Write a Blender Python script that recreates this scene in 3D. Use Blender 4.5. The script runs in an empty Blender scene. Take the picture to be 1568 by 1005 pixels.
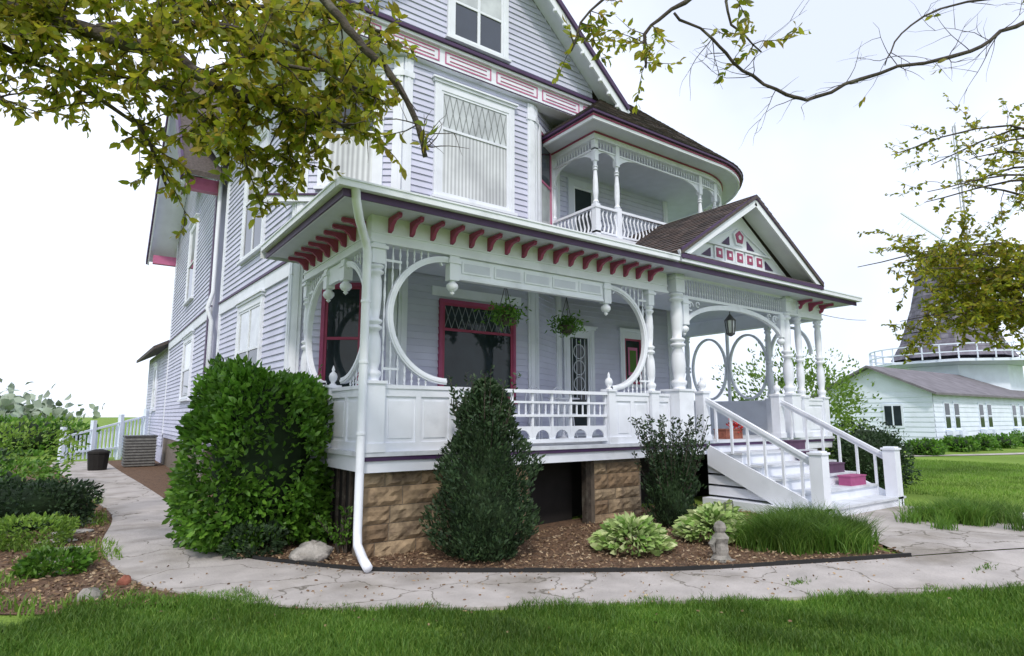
import bpy, math, random
import numpy as np
from math import sin, cos, pi, radians, sqrt
from mathutils import Vector
random.seed(7); rng=np.random.default_rng(7)
scene=bpy.context.scene
COL=bpy.context.collection

# ------------------------------------------------------------ materials
MATS={}
def mat(name,col,rough=.6,var=.12,scale=6.,bump=0.,bscale=40.,island=None,transl=0.,spec=.4,metal=0.,dirt=None,coat=0.):
    m=bpy.data.materials.new(name); m.use_nodes=True; nt=m.node_tree; N=nt.nodes; L=nt.links
    b=N['Principled BSDF']; out=N['Material Output']
    b.inputs['Roughness'].default_value=rough; b.inputs['Metallic'].default_value=metal
    b.inputs['Specular IOR Level'].default_value=spec
    if coat: b.inputs['Coat Weight'].default_value=coat; b.inputs['Coat Roughness'].default_value=.03
    tc=N.new('ShaderNodeTexCoord')
    no=N.new('ShaderNodeTexNoise'); no.inputs['Scale'].default_value=scale; no.inputs['Detail'].default_value=3
    L.new(tc.outputs['Object'],no.inputs['Vector'])
    mr=N.new('ShaderNodeMapRange'); mr.inputs['From Min'].default_value=.3; mr.inputs['From Max'].default_value=.7
    mr.inputs['To Min'].default_value=1-var; mr.inputs['To Max'].default_value=1+var
    L.new(no.outputs['Fac'],mr.inputs['Value'])
    base=None
    if island:
        g=N.new('ShaderNodeNewGeometry'); mx=N.new('ShaderNodeValToRGB')
        els=mx.color_ramp.elements; cs=[col]+island
        els[0].position=0; els[0].color=(*cs[0],1); els[1].position=1; els[1].color=(*cs[-1],1)
        for i,c in enumerate(cs[1:-1]):
            e=els.new((i+1)/(len(cs)-1)); e.color=(*c,1)
        L.new(g.outputs['Random Per Island'],mx.inputs['Fac']); base=mx.outputs['Color']
    if dirt:
        n2=N.new('ShaderNodeTexNoise'); n2.inputs['Scale'].default_value=dirt[1]; n2.inputs['Detail'].default_value=6
        L.new(tc.outputs['Object'],n2.inputs['Vector'])
        m2=N.new('ShaderNodeMapRange'); m2.inputs['From Min'].default_value=dirt[2]; m2.inputs['From Max'].default_value=dirt[2]+.2
        L.new(n2.outputs['Fac'],m2.inputs['Value'])
        mm=N.new('ShaderNodeMix'); mm.data_type='RGBA'
        L.new(m2.outputs['Result'],mm.inputs['Factor'])
        if base: L.new(base,mm.inputs[6])
        else: mm.inputs[6].default_value=(*col,1)
        mm.inputs[7].default_value=(*dirt[0],1); base=mm.outputs[2]
    vm=N.new('ShaderNodeVectorMath'); vm.operation='SCALE'
    if base: L.new(base,vm.inputs[0])
    else: vm.inputs[0].default_value=col
    L.new(mr.outputs['Result'],vm.inputs['Scale'])
    L.new(vm.outputs['Vector'],b.inputs['Base Color'])
    if bump:
        nb=N.new('ShaderNodeTexNoise'); nb.inputs['Scale'].default_value=bscale; nb.inputs['Detail'].default_value=5
        L.new(tc.outputs['Object'],nb.inputs['Vector'])
        bp=N.new('ShaderNodeBump'); bp.inputs['Strength'].default_value=bump; bp.inputs['Distance'].default_value=.02
        L.new(nb.outputs['Fac'],bp.inputs['Height']); L.new(bp.outputs['Normal'],b.inputs['Normal'])
    if transl:
        tr=N.new('ShaderNodeBsdfTranslucent'); L.new(vm.outputs['Vector'],tr.inputs['Color'])
        ms=N.new('ShaderNodeMixShader'); ms.inputs['Fac'].default_value=transl
        L.new(b.outputs[0],ms.inputs[1]); L.new(tr.outputs[0],ms.inputs[2]); L.new(ms.outputs[0],out.inputs['Surface'])
    MATS[name]=m; return m
mat('white',(.77,.80,.87),.5,.05,3,0,60,dirt=((.58,.61,.67),2.2,.58))
mat('siding',(.55,.56,.70),.6,.07,1.6,0,50,island=[(.60,.61,.75),(.57,.575,.71),(.53,.54,.68)])
mat('pink',(.34,.06,.14),.5,.15,5)
mat('pinksoft',(.50,.14,.27),.5,.12,5)
mat('purple',(.06,.028,.085),.5,.15,5)
mat('glassdark',(.018,.028,.03),.04,.3,2,spec=.35)
mat('glasshi',(.03,.04,.06),.03,.2,2,spec=.8)
mat('curtain',(.46,.49,.50),.10,.30,2.2,spec=.8,coat=.7)
mat('sheer',(.60,.62,.63),.12,.22,1.4,spec=.8,coat=.7)
mat('reddoor',(.33,.045,.10),.5,.1,5)
mat('lead',(.25,.27,.28),.5,.1,5)
mat('shingle',(.085,.065,.06),.9,.25,14,.3,80,island=[(.12,.09,.08),(.06,.05,.05),(.10,.085,.08)])
mat('roofplain',(.09,.075,.07),.9,.3,20,.3,40)
mat('stone',(.30,.215,.13),.9,.35,7,.9,18,island=[(.22,.15,.09),(.36,.27,.17),(.26,.20,.13)],dirt=((.15,.11,.075),5,.52))
mat('mortar',(.20,.17,.14),.95,.2,12,.5,60)
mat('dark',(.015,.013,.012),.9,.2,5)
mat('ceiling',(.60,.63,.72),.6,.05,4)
mat('deck',(.60,.63,.68),.5,.12,5,dirt=((.40,.40,.43),3,.56))
mat('leaf_bush',(.03,.09,.010),.45,.40,1.8,island=[(.10,.24,.022),(.055,.15,.015),(.16,.32,.04),(.08,.20,.02)],transl=.35)
mat('leaf_light',(.14,.26,.03),.5,.25,2,island=[(.24,.38,.06),(.10,.20,.03)],transl=.4)
mat('leaf_dark',(.014,.035,.016),.6,.35,3,island=[(.035,.07,.024),(.02,.048,.018),(.055,.10,.035)],transl=.15)
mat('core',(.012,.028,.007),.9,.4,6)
mat('leaf_tree',(.34,.36,.025),.5,.25,1.5,island=[(.15,.22,.015),(.50,.47,.04),(.24,.30,.02),(.40,.30,.04),(.10,.15,.015)],transl=.6)
mat('hosta',(.14,.28,.05),.45,.15,8,island=[(.60,.66,.34),(.20,.36,.07),(.42,.54,.20)],transl=.2)
mat('bark',(.06,.048,.038),.9,.35,10,.8,40,dirt=((.16,.15,.12),6,.55))
mat('grassblade',(.055,.135,.016),.55,.38,.9,island=[(.10,.215,.024),(.08,.17,.02),(.19,.30,.05)],transl=.35)
mat('grassblade_hi',(.12,.25,.03),.55,.35,.8,island=[(.20,.34,.045),(.10,.21,.02),(.27,.40,.08)],transl=.35)
mat('concrete',(.42,.39,.37),.9,.14,3,.5,30,dirt=((.26,.235,.205),1.1,.48))
mat('mulch',(.15,.09,.055),.95,.45,35,1.,60,dirt=((.07,.045,.03),9,.5))
mat('chip',(.20,.12,.07),.9,.2,20,island=[(.10,.06,.035),(.38,.27,.16),(.16,.10,.06),(.50,.40,.27)])
mat('edging',(.015,.015,.015),.6)
mat('rock',(.34,.32,.29),.95,.4,7,1.,20,dirt=((.14,.14,.12),5,.5))
mat('planter',(.36,.08,.20),.7,.15,8,.1)
mat('planterdark',(.10,.05,.10),.7,.15,8,.1)
mat('brick',(.25,.09,.06),.9,.3,12,.5,50)
mat('metal',(.10,.10,.10),.5,.2,8,metal=.6)
mat('mast',(.42,.43,.46),.6,.1,2)
mat('ac',(.20,.20,.19),.6,.2,8)
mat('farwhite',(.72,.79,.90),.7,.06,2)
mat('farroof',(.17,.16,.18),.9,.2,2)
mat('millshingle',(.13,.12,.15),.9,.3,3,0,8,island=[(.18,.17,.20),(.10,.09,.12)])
mat('flower',(.5,.03,.03),.6,.2,10)
mat('haze',(.30,.36,.28),.9,.3,.3)

def add_cracks(m,scale,dark):
    nt=m.node_tree;N=nt.nodes;L=nt.links;b=N['Principled BSDF']
    src=b.inputs['Base Color'].links[0].from_socket
    tc=N.new('ShaderNodeTexCoord')
    nz=N.new('ShaderNodeTexNoise');nz.inputs['Scale'].default_value=1.8;nz.inputs['Detail'].default_value=6
    L.new(tc.outputs['Object'],nz.inputs['Vector'])
    ad=N.new('ShaderNodeVectorMath');ad.operation='MULTIPLY_ADD';ad.inputs[1].default_value=(.7,.7,.7)
    L.new(nz.outputs['Color'],ad.inputs[0]);L.new(tc.outputs['Object'],ad.inputs[2])
    v=N.new('ShaderNodeTexVoronoi');v.feature='DISTANCE_TO_EDGE';v.inputs['Scale'].default_value=scale
    L.new(ad.outputs[0],v.inputs['Vector'])
    mr=N.new('ShaderNodeMapRange');mr.inputs['From Min'].default_value=.001;mr.inputs['From Max'].default_value=.009;mr.inputs['To Min'].default_value=.22;L.new(v.outputs['Distance'],mr.inputs['Value'])
    mx=N.new('ShaderNodeMix');mx.data_type='RGBA';mx.inputs[6].default_value=(*dark,1)
    L.new(mr.outputs['Result'],mx.inputs['Factor']);L.new(src,mx.inputs[7]);L.new(mx.outputs[2],b.inputs['Base Color'])
add_cracks(MATS['concrete'],.7,(.08,.07,.045))
def add_fold_shading(m):  # fold shading painted into the curtain colour with wave bands
    nt=m.node_tree;N=nt.nodes;L=nt.links;b=N['Principled BSDF'];src=b.inputs['Base Color'].links[0].from_socket
    tc=N.new('ShaderNodeTexCoord');wv=N.new('ShaderNodeTexWave');wv.wave_type='BANDS';wv.bands_direction='X'
    wv.inputs['Scale'].default_value=4.2;wv.inputs['Distortion'].default_value=3.5;wv.inputs['Detail'].default_value=2;wv.inputs['Detail Scale'].default_value=.6
    mp=N.new('ShaderNodeMapping');mp.inputs['Scale'].default_value=(1,1,.12);L.new(tc.outputs['Object'],mp.inputs['Vector']);L.new(mp.outputs[0],wv.inputs['Vector'])
    mr=N.new('ShaderNodeMapRange');mr.inputs['To Min'].default_value=.62;mr.inputs['To Max'].default_value=1.1;L.new(wv.outputs['Fac'],mr.inputs['Value'])
    vm=N.new('ShaderNodeVectorMath');vm.operation='SCALE';L.new(src,vm.inputs[0]);L.new(mr.outputs[0],vm.inputs['Scale']);L.new(vm.outputs[0],b.inputs['Base Color'])
add_fold_shading(MATS['sheer'])

def lawn_mat():
    m=bpy.data.materials.new('lawn');m.use_nodes=True;nt=m.node_tree;N=nt.nodes;L=nt.links;b=N['Principled BSDF']
    b.inputs['Roughness'].default_value=.95;b.inputs['Specular IOR Level'].default_value=.1
    tc=N.new('ShaderNodeTexCoord')
    n1=N.new('ShaderNodeTexNoise');n1.inputs['Scale'].default_value=40;n1.inputs['Detail'].default_value=6
    n2=N.new('ShaderNodeTexNoise');n2.inputs['Scale'].default_value=.35;n2.inputs['Detail'].default_value=6
    for n in(n1,n2):L.new(tc.outputs['Object'],n.inputs['Vector'])
    mx=N.new('ShaderNodeMix');mx.data_type='RGBA';mx.inputs[6].default_value=(.10,.18,.025,1);mx.inputs[7].default_value=(.24,.34,.07,1)
    ad=N.new('ShaderNodeMath');ad.operation='MULTIPLY_ADD';ad.inputs[1].default_value=.6
    L.new(n1.outputs['Fac'],ad.inputs[0])
    m3=N.new('ShaderNodeMath');m3.operation='MULTIPLY';m3.inputs[1].default_value=.4;L.new(n2.outputs['Fac'],m3.inputs[0]);L.new(m3.outputs[0],ad.inputs[2])
    mr=N.new('ShaderNodeMapRange');mr.inputs['From Min'].default_value=.35;mr.inputs['From Max'].default_value=.65;L.new(ad.outputs[0],mr.inputs['Value'])
    L.new(mr.outputs['Result'],mx.inputs['Factor']);L.new(mx.outputs[2],b.inputs['Base Color'])
    bp=N.new('ShaderNodeBump');bp.inputs['Strength'].default_value=.6;bp.inputs['Distance'].default_value=.03
    L.new(n1.outputs['Fac'],bp.inputs['Height']);L.new(bp.outputs['Normal'],b.inputs['Normal'])
    MATS['lawn']=m
lawn_mat()

# ------------------------------------------------------------ builders
def empty(name,loc=(0,0,0)):
    o=bpy.data.objects.new(name,None);COL.objects.link(o);o.empty_display_size=.2;return o
class M:
    def __init__(s): s.v=[];s.f=[]
    def add(s,vs,fs):
        b=len(s.v); s.v+=vs; s.f+=[tuple(b+i for i in f) for f in fs]
    def obj(s,name,mt,parent=None,smooth=False):
        if not s.v: return None
        me=bpy.data.meshes.new(name);me.from_pydata(s.v,[],s.f);me.materials.append(MATS[mt]);me.update()
        if smooth: me.polygons.foreach_set('use_smooth',[True]*len(me.polygons))
        o=bpy.data.objects.new(name,me);COL.objects.link(o)
        if parent:o.parent=parent
        return o
class Group:
    def __init__(s,name): s.name=name; s.p={}; s.root=empty(name)
    def __call__(s,part,mt):
        k=(part,mt)
        if k not in s.p: s.p[k]=M()
        return s.p[k]
    def done(s,smooth=()):
        for (part,mt),m in s.p.items(): m.obj(part,mt,s.root,smooth=part in smooth)
CF=[(0,1,2,3),(7,6,5,4),(0,4,5,1),(1,5,6,2),(2,6,7,3),(3,7,4,0)]
def seg(p0,p1):
    dx,dy=p1[0]-p0[0],p1[1]-p0[1];l=sqrt(dx*dx+dy*dy);dx/=l;dy/=l
    return (p0[0],p0[1],dx,dy,dy,-dx,l)
def FY(y): return (0,y,1,0,0,-1,0)
def T(fr,u,w,z): return (fr[0]+u*fr[2]+w*fr[4],fr[1]+u*fr[3]+w*fr[5],z)
ID=(0,0,1,0,0,1,0)
def box(m,x0,x1,y0,y1,z0,z1): lbox(m,ID,x0,x1,y0,y1,z0,z1)
def lbox(m,fr,u0,u1,w0,w1,z0,z1):
    vs=[T(fr,u0,w0,z0),T(fr,u1,w0,z0),T(fr,u1,w1,z0),T(fr,u0,w1,z0),T(fr,u0,w0,z1),T(fr,u1,w0,z1),T(fr,u1,w1,z1),T(fr,u0,w1,z1)]
    m.add(vs,CF)
def cap(n): return [tuple(range(n)),tuple(range(2*n-1,n-1,-1))]+[(i,(i+1)%n,(i+1)%n+n,i+n) for i in range(n)]
def prism(m,fr,poly,w0,w1):
    m.add([T(fr,u,w0,z) for u,z in poly]+[T(fr,u,w1,z) for u,z in poly],cap(len(poly)))
def vprism(m,poly,z0,z1):
    m.add([(x,y,z0) for x,y in poly]+[(x,y,z1) for x,y in poly],cap(len(poly)))
def beam(m,a,b,w,h):
    a=np.array(a,float);b=np.array(b,float);t=b-a;t/=np.linalg.norm(t)
    up=np.array([0,0,1.]) if abs(t[2])<.95 else np.array([0,1.,0])
    s=np.cross(t,up);s/=np.linalg.norm(s);u=np.cross(s,t);vs=[]
    for p in(a,b):
        for i,j in((-1,-1),(1,-1),(1,1),(-1,1)): vs.append(tuple(p+s*i*w/2+u*j*h/2))
    m.add(vs,CF)
def rings(R,n):
    fs=[]
    for i in range(R-1):
        for k in range(n): fs.append((i*n+k,i*n+(k+1)%n,(i+1)*n+(k+1)%n,(i+1)*n+k))
    return fs+[tuple(range(n)),tuple((R-1)*n+k for k in range(n))]
def lathe(m,x,y,prof,n=12):
    vs=[(x+r*cos(2*pi*k/n),y+r*sin(2*pi*k/n),z) for r,z in prof for k in range(n)]
    m.add(vs,rings(len(prof),n))
def tube(m,pts,radii,n=7):
    pts=[np.array(p,float) for p in pts];vs=[];prev=None
    for i,p in enumerate(pts):
        t=(pts[min(i+1,len(pts)-1)]-pts[max(i-1,0)]);t/=(np.linalg.norm(t)+1e-9)
        if prev is None:
            r=np.array([0,0,1.]) if abs(t[2])<.9 else np.array([1.,0,0]);s=np.cross(t,r)
        else: s=prev-t*np.dot(prev,t)
        s/=np.linalg.norm(s);prev=s;q=np.cross(t,s)
        rr=radii[i] if hasattr(radii,'__len__') else radii
        for k in range(n):
            a=2*pi*k/n;vs.append(tuple(p+rr*(cos(a)*s+sin(a)*q)))
    m.add(vs,rings(len(pts),n))
def ring(m,fr,uc,zc,ru,rz,a0,a1,wid,w0,w1,n=28):
    vs=[];fs=[]
    for i in range(n+1):
        a=radians(a0+(a1-a0)*i/n)
        for (dr,w) in ((0,w0),(wid,w0),(wid,w1),(0,w1)):
            vs.append(T(fr,uc+(ru-wid+dr)*cos(a),w,zc+(rz-wid+dr)*sin(a)))
    for i in range(n):
        for k in range(4): fs.append((4*i+k,4*i+(k+1)%4,4*i+4+(k+1)%4,4*i+4+k))
    m.add(vs,fs+[(0,1,2,3),(4*n,4*n+1,4*n+2,4*n+3)])
def siding(m,fr,u0,u1,z0,z1,e=.115,lim=None):
    z=z0
    while z<z1-.01:
        zt=min(z+e,z1)
        a,b=(u0,u1) if not lim else lim((z+zt)/2)
        if b-a>.05:
            j=random.uniform(-.002,.002)
            m.add([T(fr,a,.003,zt),T(fr,b,.003,zt),T(fr,b,.026+j,z),T(fr,a,.026+j,z),T(fr,a,.0,z),T(fr,b,.0,z)],[(0,1,2,3),(3,2,5,4)])
        z+=e
def shingles(m,p00,p10,p11,p01,row=.13,wd=.2):
    p00,p10,p11,p01=[np.array(p,float) for p in(p00,p10,p11,p01)]
    n=np.cross(p10-p00,p01-p00);n/=np.linalg.norm(n)
    if n[2]<0:n=-n
    L=np.linalg.norm((p01+p11)/2-(p00+p10)/2);R=max(1,int(L/row))
    for i in range(R):
        t0=i/R;t1=min(1,(i+1.15)/R)
        a0=p00+(p01-p00)*t0;b0=p10+(p11-p10)*t0;a1=p00+(p01-p00)*t1;b1=p10+(p11-p10)*t1
        W=np.linalg.norm(b0-a0)
        if W<.05: continue
        K=max(1,int(W/wd));off=random.random()
        cuts=[0]+[(k+off*.8+random.uniform(-.1,.1))/K for k in range(K) if 0<(k+off*.8)/K<1]+[1]
        cuts=sorted(min(1,max(0,c)) for c in cuts)
        for k in range(len(cuts)-1):
            c0,c1=cuts[k]+.0012,cuts[k+1]
            h=.016+random.uniform(0,.008)
            q=[a0+(b0-a0)*c0+n*h,a0+(b0-a0)*c1+n*h,a1+(b1-a1)*c1+n*.004,a1+(b1-a1)*c0+n*.004,a0+(b0-a0)*c0-n*.01,a0+(b0-a0)*c1-n*.01]
            m.add([tuple(v) for v in q],[(0,1,2,3),(0,1,5,4)])
def slab(m,quad,th):
    vs=[tuple(p) for p in quad]+[(p[0],p[1],p[2]-th) for p in quad];m.add(vs,cap(len(quad)))
def quad(m,*p): m.add([tuple(q) for q in p],[tuple(range(len(p)))])

def fastmesh(name,V,tris,mt,parent):
    me=bpy.data.meshes.new(name);V=V.reshape(-1,3);me.vertices.add(len(V));me.vertices.foreach_set('co',V.reshape(-1))
    Fc=tris.reshape(-1).astype(np.int32);n=len(Fc)//3
    me.loops.add(len(Fc));me.loops.foreach_set('vertex_index',Fc)
    me.polygons.add(n);me.polygons.foreach_set('loop_start',np.arange(0,3*n,3,dtype=np.int32));me.polygons.foreach_set('loop_total',np.full(n,3,dtype=np.int32))
    me.materials.append(MATS[mt]);me.update(calc_edges=True)
    o=bpy.data.objects.new(name,me);COL.objects.link(o)
    if parent:o.parent=parent
    return o
def leafmesh(name,P,D,Ln,Wd,mt,parent,fold=.15):
    P=np.asarray(P,float);n=len(P);D=np.asarray(D,float);D/=np.linalg.norm(D,axis=1)[:,None]+1e-9
    r=rng.normal(size=(n,3));S=np.cross(D,r);S/=np.linalg.norm(S,axis=1)[:,None]+1e-9;Nn=np.cross(D,S)
    Ln=np.broadcast_to(Ln,(n,))[:,None];Wd=np.broadcast_to(Wd,(n,))[:,None]
    V=np.stack([P,P+D*Ln*.3+S*Wd*.42+Nn*Wd*fold,P+D*Ln*.68+S*Wd*.40+Nn*Wd*fold,P+D*Ln-Nn*Ln*.1,P+D*Ln*.68-S*Wd*.40+Nn*Wd*fold,P+D*Ln*.3-S*Wd*.42+Nn*Wd*fold],1)
    b=(np.arange(n)*6)[:,None]
    Fc=np.concatenate([b+np.array([[0,1,5]]),b+np.array([[1,2,4]]),b+np.array([[1,4,5]]),b+np.array([[2,3,4]])],1)
    return fastmesh(name,V,Fc,mt,parent)
def blades(name,P,H,Wd,lean,mt,parent=None):
    P=np.asarray(P,float);n=len(P);a=rng.uniform(0,2*pi,n);H=np.broadcast_to(H,(n,))
    side=np.stack([np.cos(a),np.sin(a),np.zeros(n)],1)*np.broadcast_to(Wd,(n,))[:,None]
    b=rng.uniform(0,2*pi,n);ln=np.stack([np.cos(b),np.sin(b),np.zeros(n)],1)*(lean*H*rng.uniform(.2,1,n))[:,None]
    up=np.zeros((n,3));up[:,2]=H
    mid=P+ln*.3+up*.6
    V=np.stack([P-side,P+side,mid+side*.7,mid-side*.7,P+ln+up*.97],1)
    k=(np.arange(n)*5)[:,None]
    Fc=np.concatenate([k+np.array([[0,1,2]]),k+np.array([[0,2,3]]),k+np.array([[3,2,4]])],1)
    return fastmesh(name,V,Fc,mt,parent)
def lump(d,k=1.):
    return 1+k*(.10*np.sin(5*d[:,0]+3*d[:,2]+k)+.08*np.sin(7*d[:,1]-4*d[:,2]+1+2*k)+.06*np.sin(11*d[:,0]+9*d[:,1]+2))
def bush(name,c,rx,ry,h,n,L,mt,shape='round',k=1.,spiky=.3,core=True,pw=.8,cs=.74,prof=None,wr=.5):
    root=empty(name)
    d=rng.normal(size=(n,3));d/=np.linalg.norm(d,axis=1)[:,None]
    PT=[0,.08,.25,.5,.8,1];PR=prof or [.55,.9,1.,.78,.40,.05]
    if shape=='round':
        R=lump(d,k)*(1-np.abs(rng.normal(0,.10,n)))
        q=np.sign(d)*np.abs(d)**pw
        P=np.stack([c[0]+rx*q[:,0]*R,c[1]+ry*q[:,1]*R,c[2]+h*.5+h*.5*q[:,2]*R],1)
    else:
        t=rng.uniform(0,1,n)**1.15;a=rng.uniform(0,2*pi,n)
        rr=np.interp(t,PT,PR)*(1+.12*np.sin(3*a+5*t)+.16*np.sin(17*t+2*a)+.08*np.sin(9*a-11*t))*(1-np.abs(rng.normal(0,.18,n)))
        P=np.stack([c[0]+rx*rr*np.cos(a),c[1]+ry*rr*np.sin(a),c[2]+.05+h*t*.97],1)
        d=np.stack([np.cos(a),np.sin(a),np.full(n,.7)],1)
    P[:,2]=np.maximum(P[:,2],c[2]+.03)
    D=d+rng.normal(0,.6,(n,3));D[:,2]+=spiky
    Ln=L*rng.uniform(.55,1.35,n)
    leafmesh('foliage',P,D,Ln,Ln*wr,mt,root)
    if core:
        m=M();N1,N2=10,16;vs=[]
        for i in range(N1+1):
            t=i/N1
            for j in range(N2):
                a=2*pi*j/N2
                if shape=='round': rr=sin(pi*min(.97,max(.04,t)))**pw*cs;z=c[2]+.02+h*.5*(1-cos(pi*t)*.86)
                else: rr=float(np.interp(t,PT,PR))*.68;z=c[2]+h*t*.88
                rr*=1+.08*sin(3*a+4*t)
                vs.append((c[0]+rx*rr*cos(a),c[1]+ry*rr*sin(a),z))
        m.add(vs,rings(N1+1,N2));m.obj('dark_inner_mass','core',root)  # dark blob added for opaque foliage; shade inside the bush is its colour
    return root

# ------------------------------------------------------------ ground
def g(x,y=0):
    t=min(1,max(0,(x-5)/4));return .13*t*t*(3-2*t)
gv=np.vectorize(g)
gx=[-1500,-400,-120,-50,-25,-12]+[-8+.4*i for i in range(60)]+[17,20,26,35,50,80,150,400,1500]
gy=[-1500,-400,-100,-30,-10]+[-4+.5*i for i in range(56)]+[26,32,45,70,120,300,1000,2500]
m=M();vs=[(x,y,g(x)) for y in gy for x in gx];nx=len(gx)
m.add(vs,[(j*nx+i,j*nx+i+1,(j+1)*nx+i+1,(j+1)*nx+i) for j in range(len(gy)-1) for i in range(nx-1)])
m.obj('lawn_ground','lawn')
def dens(pl,k=6):
    o=[]
    for i in range(len(pl)-1):
        p0=pl[max(0,i-1)];p1=pl[i];p2=pl[i+1];p3=pl[min(len(pl)-1,i+2)]
        for j in range(k):
            t=j/k
            o.append(tuple(.5*((2*p1[a])+(-p0[a]+p2[a])*t+(2*p0[a]-5*p1[a]+4*p2[a]-p3[a])*t*t+(-p0[a]+3*p1[a]-3*p2[a]+p3[a])*t**3) for a in(0,1)))
    o.append(pl[-1]);return o
def strip(name,A,B,off,mt,nc=6,skirt=0):
    m=M();A=dens(A);B=dens(B);vs=[];fs=[]
    for a,b in zip(A,B):
        for j in range(nc+1):
            t=j/nc;x=a[0]+(b[0]-a[0])*t;y=a[1]+(b[1]-a[1])*t
            vs.append((x,y,g(x)+off))
    for i in range(len(A)-1):
        for j in range(nc): fs.append((i*(nc+1)+j,i*(nc+1)+j+1,(i+1)*(nc+1)+j+1,(i+1)*(nc+1)+j))
    m.add(vs,fs)
    if skirt:
        for Pl in(A,B):
            v2=[];f2=[]
            for p in Pl: v2+=[(p[0],p[1],g(p[0])+off),(p[0],p[1],g(p[0])+off-skirt)]
            for i in range(len(Pl)-1): f2.append((2*i,2*i+2,2*i+3,2*i+1))
            m.add(v2,f2)
    return m.obj(name,mt)
outer=[(-.6,27),(-.08,21.2),(.3,16),(.66,12.14),(.43,9.25),(.61,7.28),(1.04,6.3),(1.61,5.5),(2.31,4.94),(2.93,4.5),(3.85,4.0),(4.48,3.62),(5.7,2.9),(7,2.05),(8.6,1.1),(10.5,0),(13,-1.3)]
inner=[(1.1,27),(1.3,21),(1.5,16.5),(1.6,12.5),(1.37,9.6),(1.52,8.05),(1.78,7.45),(2.15,6.85),(2.62,6.2),(3.25,5.68),(4.2,5.0),(4.95,4.5),(6.15,3.82),(7.45,3.05),(9.1,2.2),(11.2,1.35),(13.6,.6)]
strip('concrete_path',outer,inner,.03,'concrete',6,.05)
strip('concrete_path',[(7.46,3.06),(9.12,2.22),(11.2,1.38),(13.6,.62),(16,0)],[(8.5,4.45),(9.2,4.8),(11.0,4.8),(12.4,2.6),(16,1.6)],.034,'concrete',4)
bedin=[(3.6,27),(3.6,21),(3.6,16.5),(3.6,12.5),(3.6,9.6),(3.6,8.3),(3.6,7.8),(3.6,7.6),(3.7,7.5),(4.1,7.4),(4.8,7.3),(5.8,7.3),(7.2,7.2),(8.6,7.2)]
strip('mulch_bed',inner[:14],bedin,.022,'mulch',8)
soilL=[(-1.6,27),(-1.2,21.2),(-.9,16),(-.8,12.14),(-.9,9.25),(-.75,7.28),(-.1,6.5),(.5,6.35),(1.4,6.0)]
strip('soil_bed',outer[:8]+[(1.9,5.25)],soilL,.012,'mulch',6)
strip('garden_path',[(21,13),(26,10.5),(34,8),(60,3)],[(20.8,12.4),(25.8,9.9),(33.8,7.3),(60,2)],.02,'concrete',2)
m=M();E=dens(inner)[36:79]
for i in range(len(E)-1):
    a,b=E[i],E[i+1];beam(m,(a[0],a[1],g(a[0])+.035),(b[0],b[1],g(b[0])+.035),.02,.06+random.uniform(0,.02))
m.obj('garden_edging','edging')

def inpoly(P,poly):
    x,y=P[:,0],P[:,1];ins=np.zeros(len(P),bool);n=len(poly)
    for i in range(n):
        x1,y1=poly[i];x2,y2=poly[(i+1)%n]
        c=((y1>y)!=(y2>y))&(x<(x2-x1)*(y-y1)/(y2-y1+1e-12)+x1);ins^=c
    return ins
bedpoly=[inner[i] for i in range(4,14)]+[(8.6,4.6),(8.6,6.9),(2.7,6.9),(2.7,10)]
P=np.stack([rng.uniform(1,9,30000),rng.uniform(2.5,10,30000)],1);P=P[inpoly(P,bedpoly)][:12000]
P3=np.c_[P,gv(P[:,0])+.03+rng.uniform(0,.02,len(P))]
D=rng.normal(size=(len(P),3));D[:,2]*=.25
leafmesh('wood_chips',P3,D,rng.uniform(.02,.06,len(P)),rng.uniform(.01,.025,len(P)),'chip',None,.05)
E2_=dens(inner,20);P=np.array([E2_[random.randrange(130,260)] for _ in range(500)])+rng.normal(0,.09,(500,2));D=rng.normal(size=(500,3));D[:,2]*=.1
leafmesh('leaf_litter',np.c_[P,gv(P[:,0])+.034],D,rng.uniform(.01,.035,500),.012,'chip',None,.05)
E3_=dens(outer,20);P=np.array([E3_[random.randrange(110,270)] for _ in range(260)])+rng.normal(0,.45,(260,2));P[:,1]+=.4;D=rng.normal(size=(260,3));D[:,2]*=.1
leafmesh('leaf_litter',np.c_[P,gv(P[:,0])+.037],D,rng.uniform(.015,.05,260),.02,'chip',None,.05)
soilpoly=[outer[i] for i in range(2,8)]+[(1.4,6.0),(.5,6.35),(-.1,6.5),(-.75,7.28),(-.9,9.25),(-.8,12.14)]
P=np.stack([rng.uniform(-2,2,12000),rng.uniform(5,13,12000)],1);P=P[inpoly(P,soilpoly)][:4500]
D=rng.normal(size=(len(P),3));D[:,2]*=.3
leafmesh('leaf_litter',np.c_[P,np.full(len(P),.02)],D,rng.uniform(.02,.07,len(P)),rng.uniform(.01,.04,len(P)),'chip',None,.05)
er=[-6,-3.88,-3.62,-2.54,-1.89,-1.0,-.24,.77,1.55,2.98,4.53,7]
ed=[4.7,4.95,5.5,5.87,5.41,5.36,5.36,5.50,5.54,5.66,5.75,5.9]
n=190000;r_=rng.uniform(-5.2,6.2,n);d_=rng.uniform(3.7,6.1,n)
edge=np.interp(r_,er,ed)+.05*np.sin(r_*7)+.03*np.sin(r_*17)+rng.normal(0,.025,n)
k=d_<edge;r_,d_=r_[k],d_[k]
X=d_*.582+r_*.813;Yy=d_*.813-r_*.582
hh=rng.uniform(.03,.08,len(X))*(1+.3*np.sin(X*3)*np.sin(Yy*4)+.2*np.sin(X*9+Yy*5))
blades('lawn_grass',np.c_[X,Yy,gv(X)],hh,.0035,.8,'grassblade')
n=60000;X=rng.uniform(11.5,24,n);Yy=rng.uniform(2,12,n);k=(Yy<X*.9)&~((Yy>3)&(X<13.2))
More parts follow.
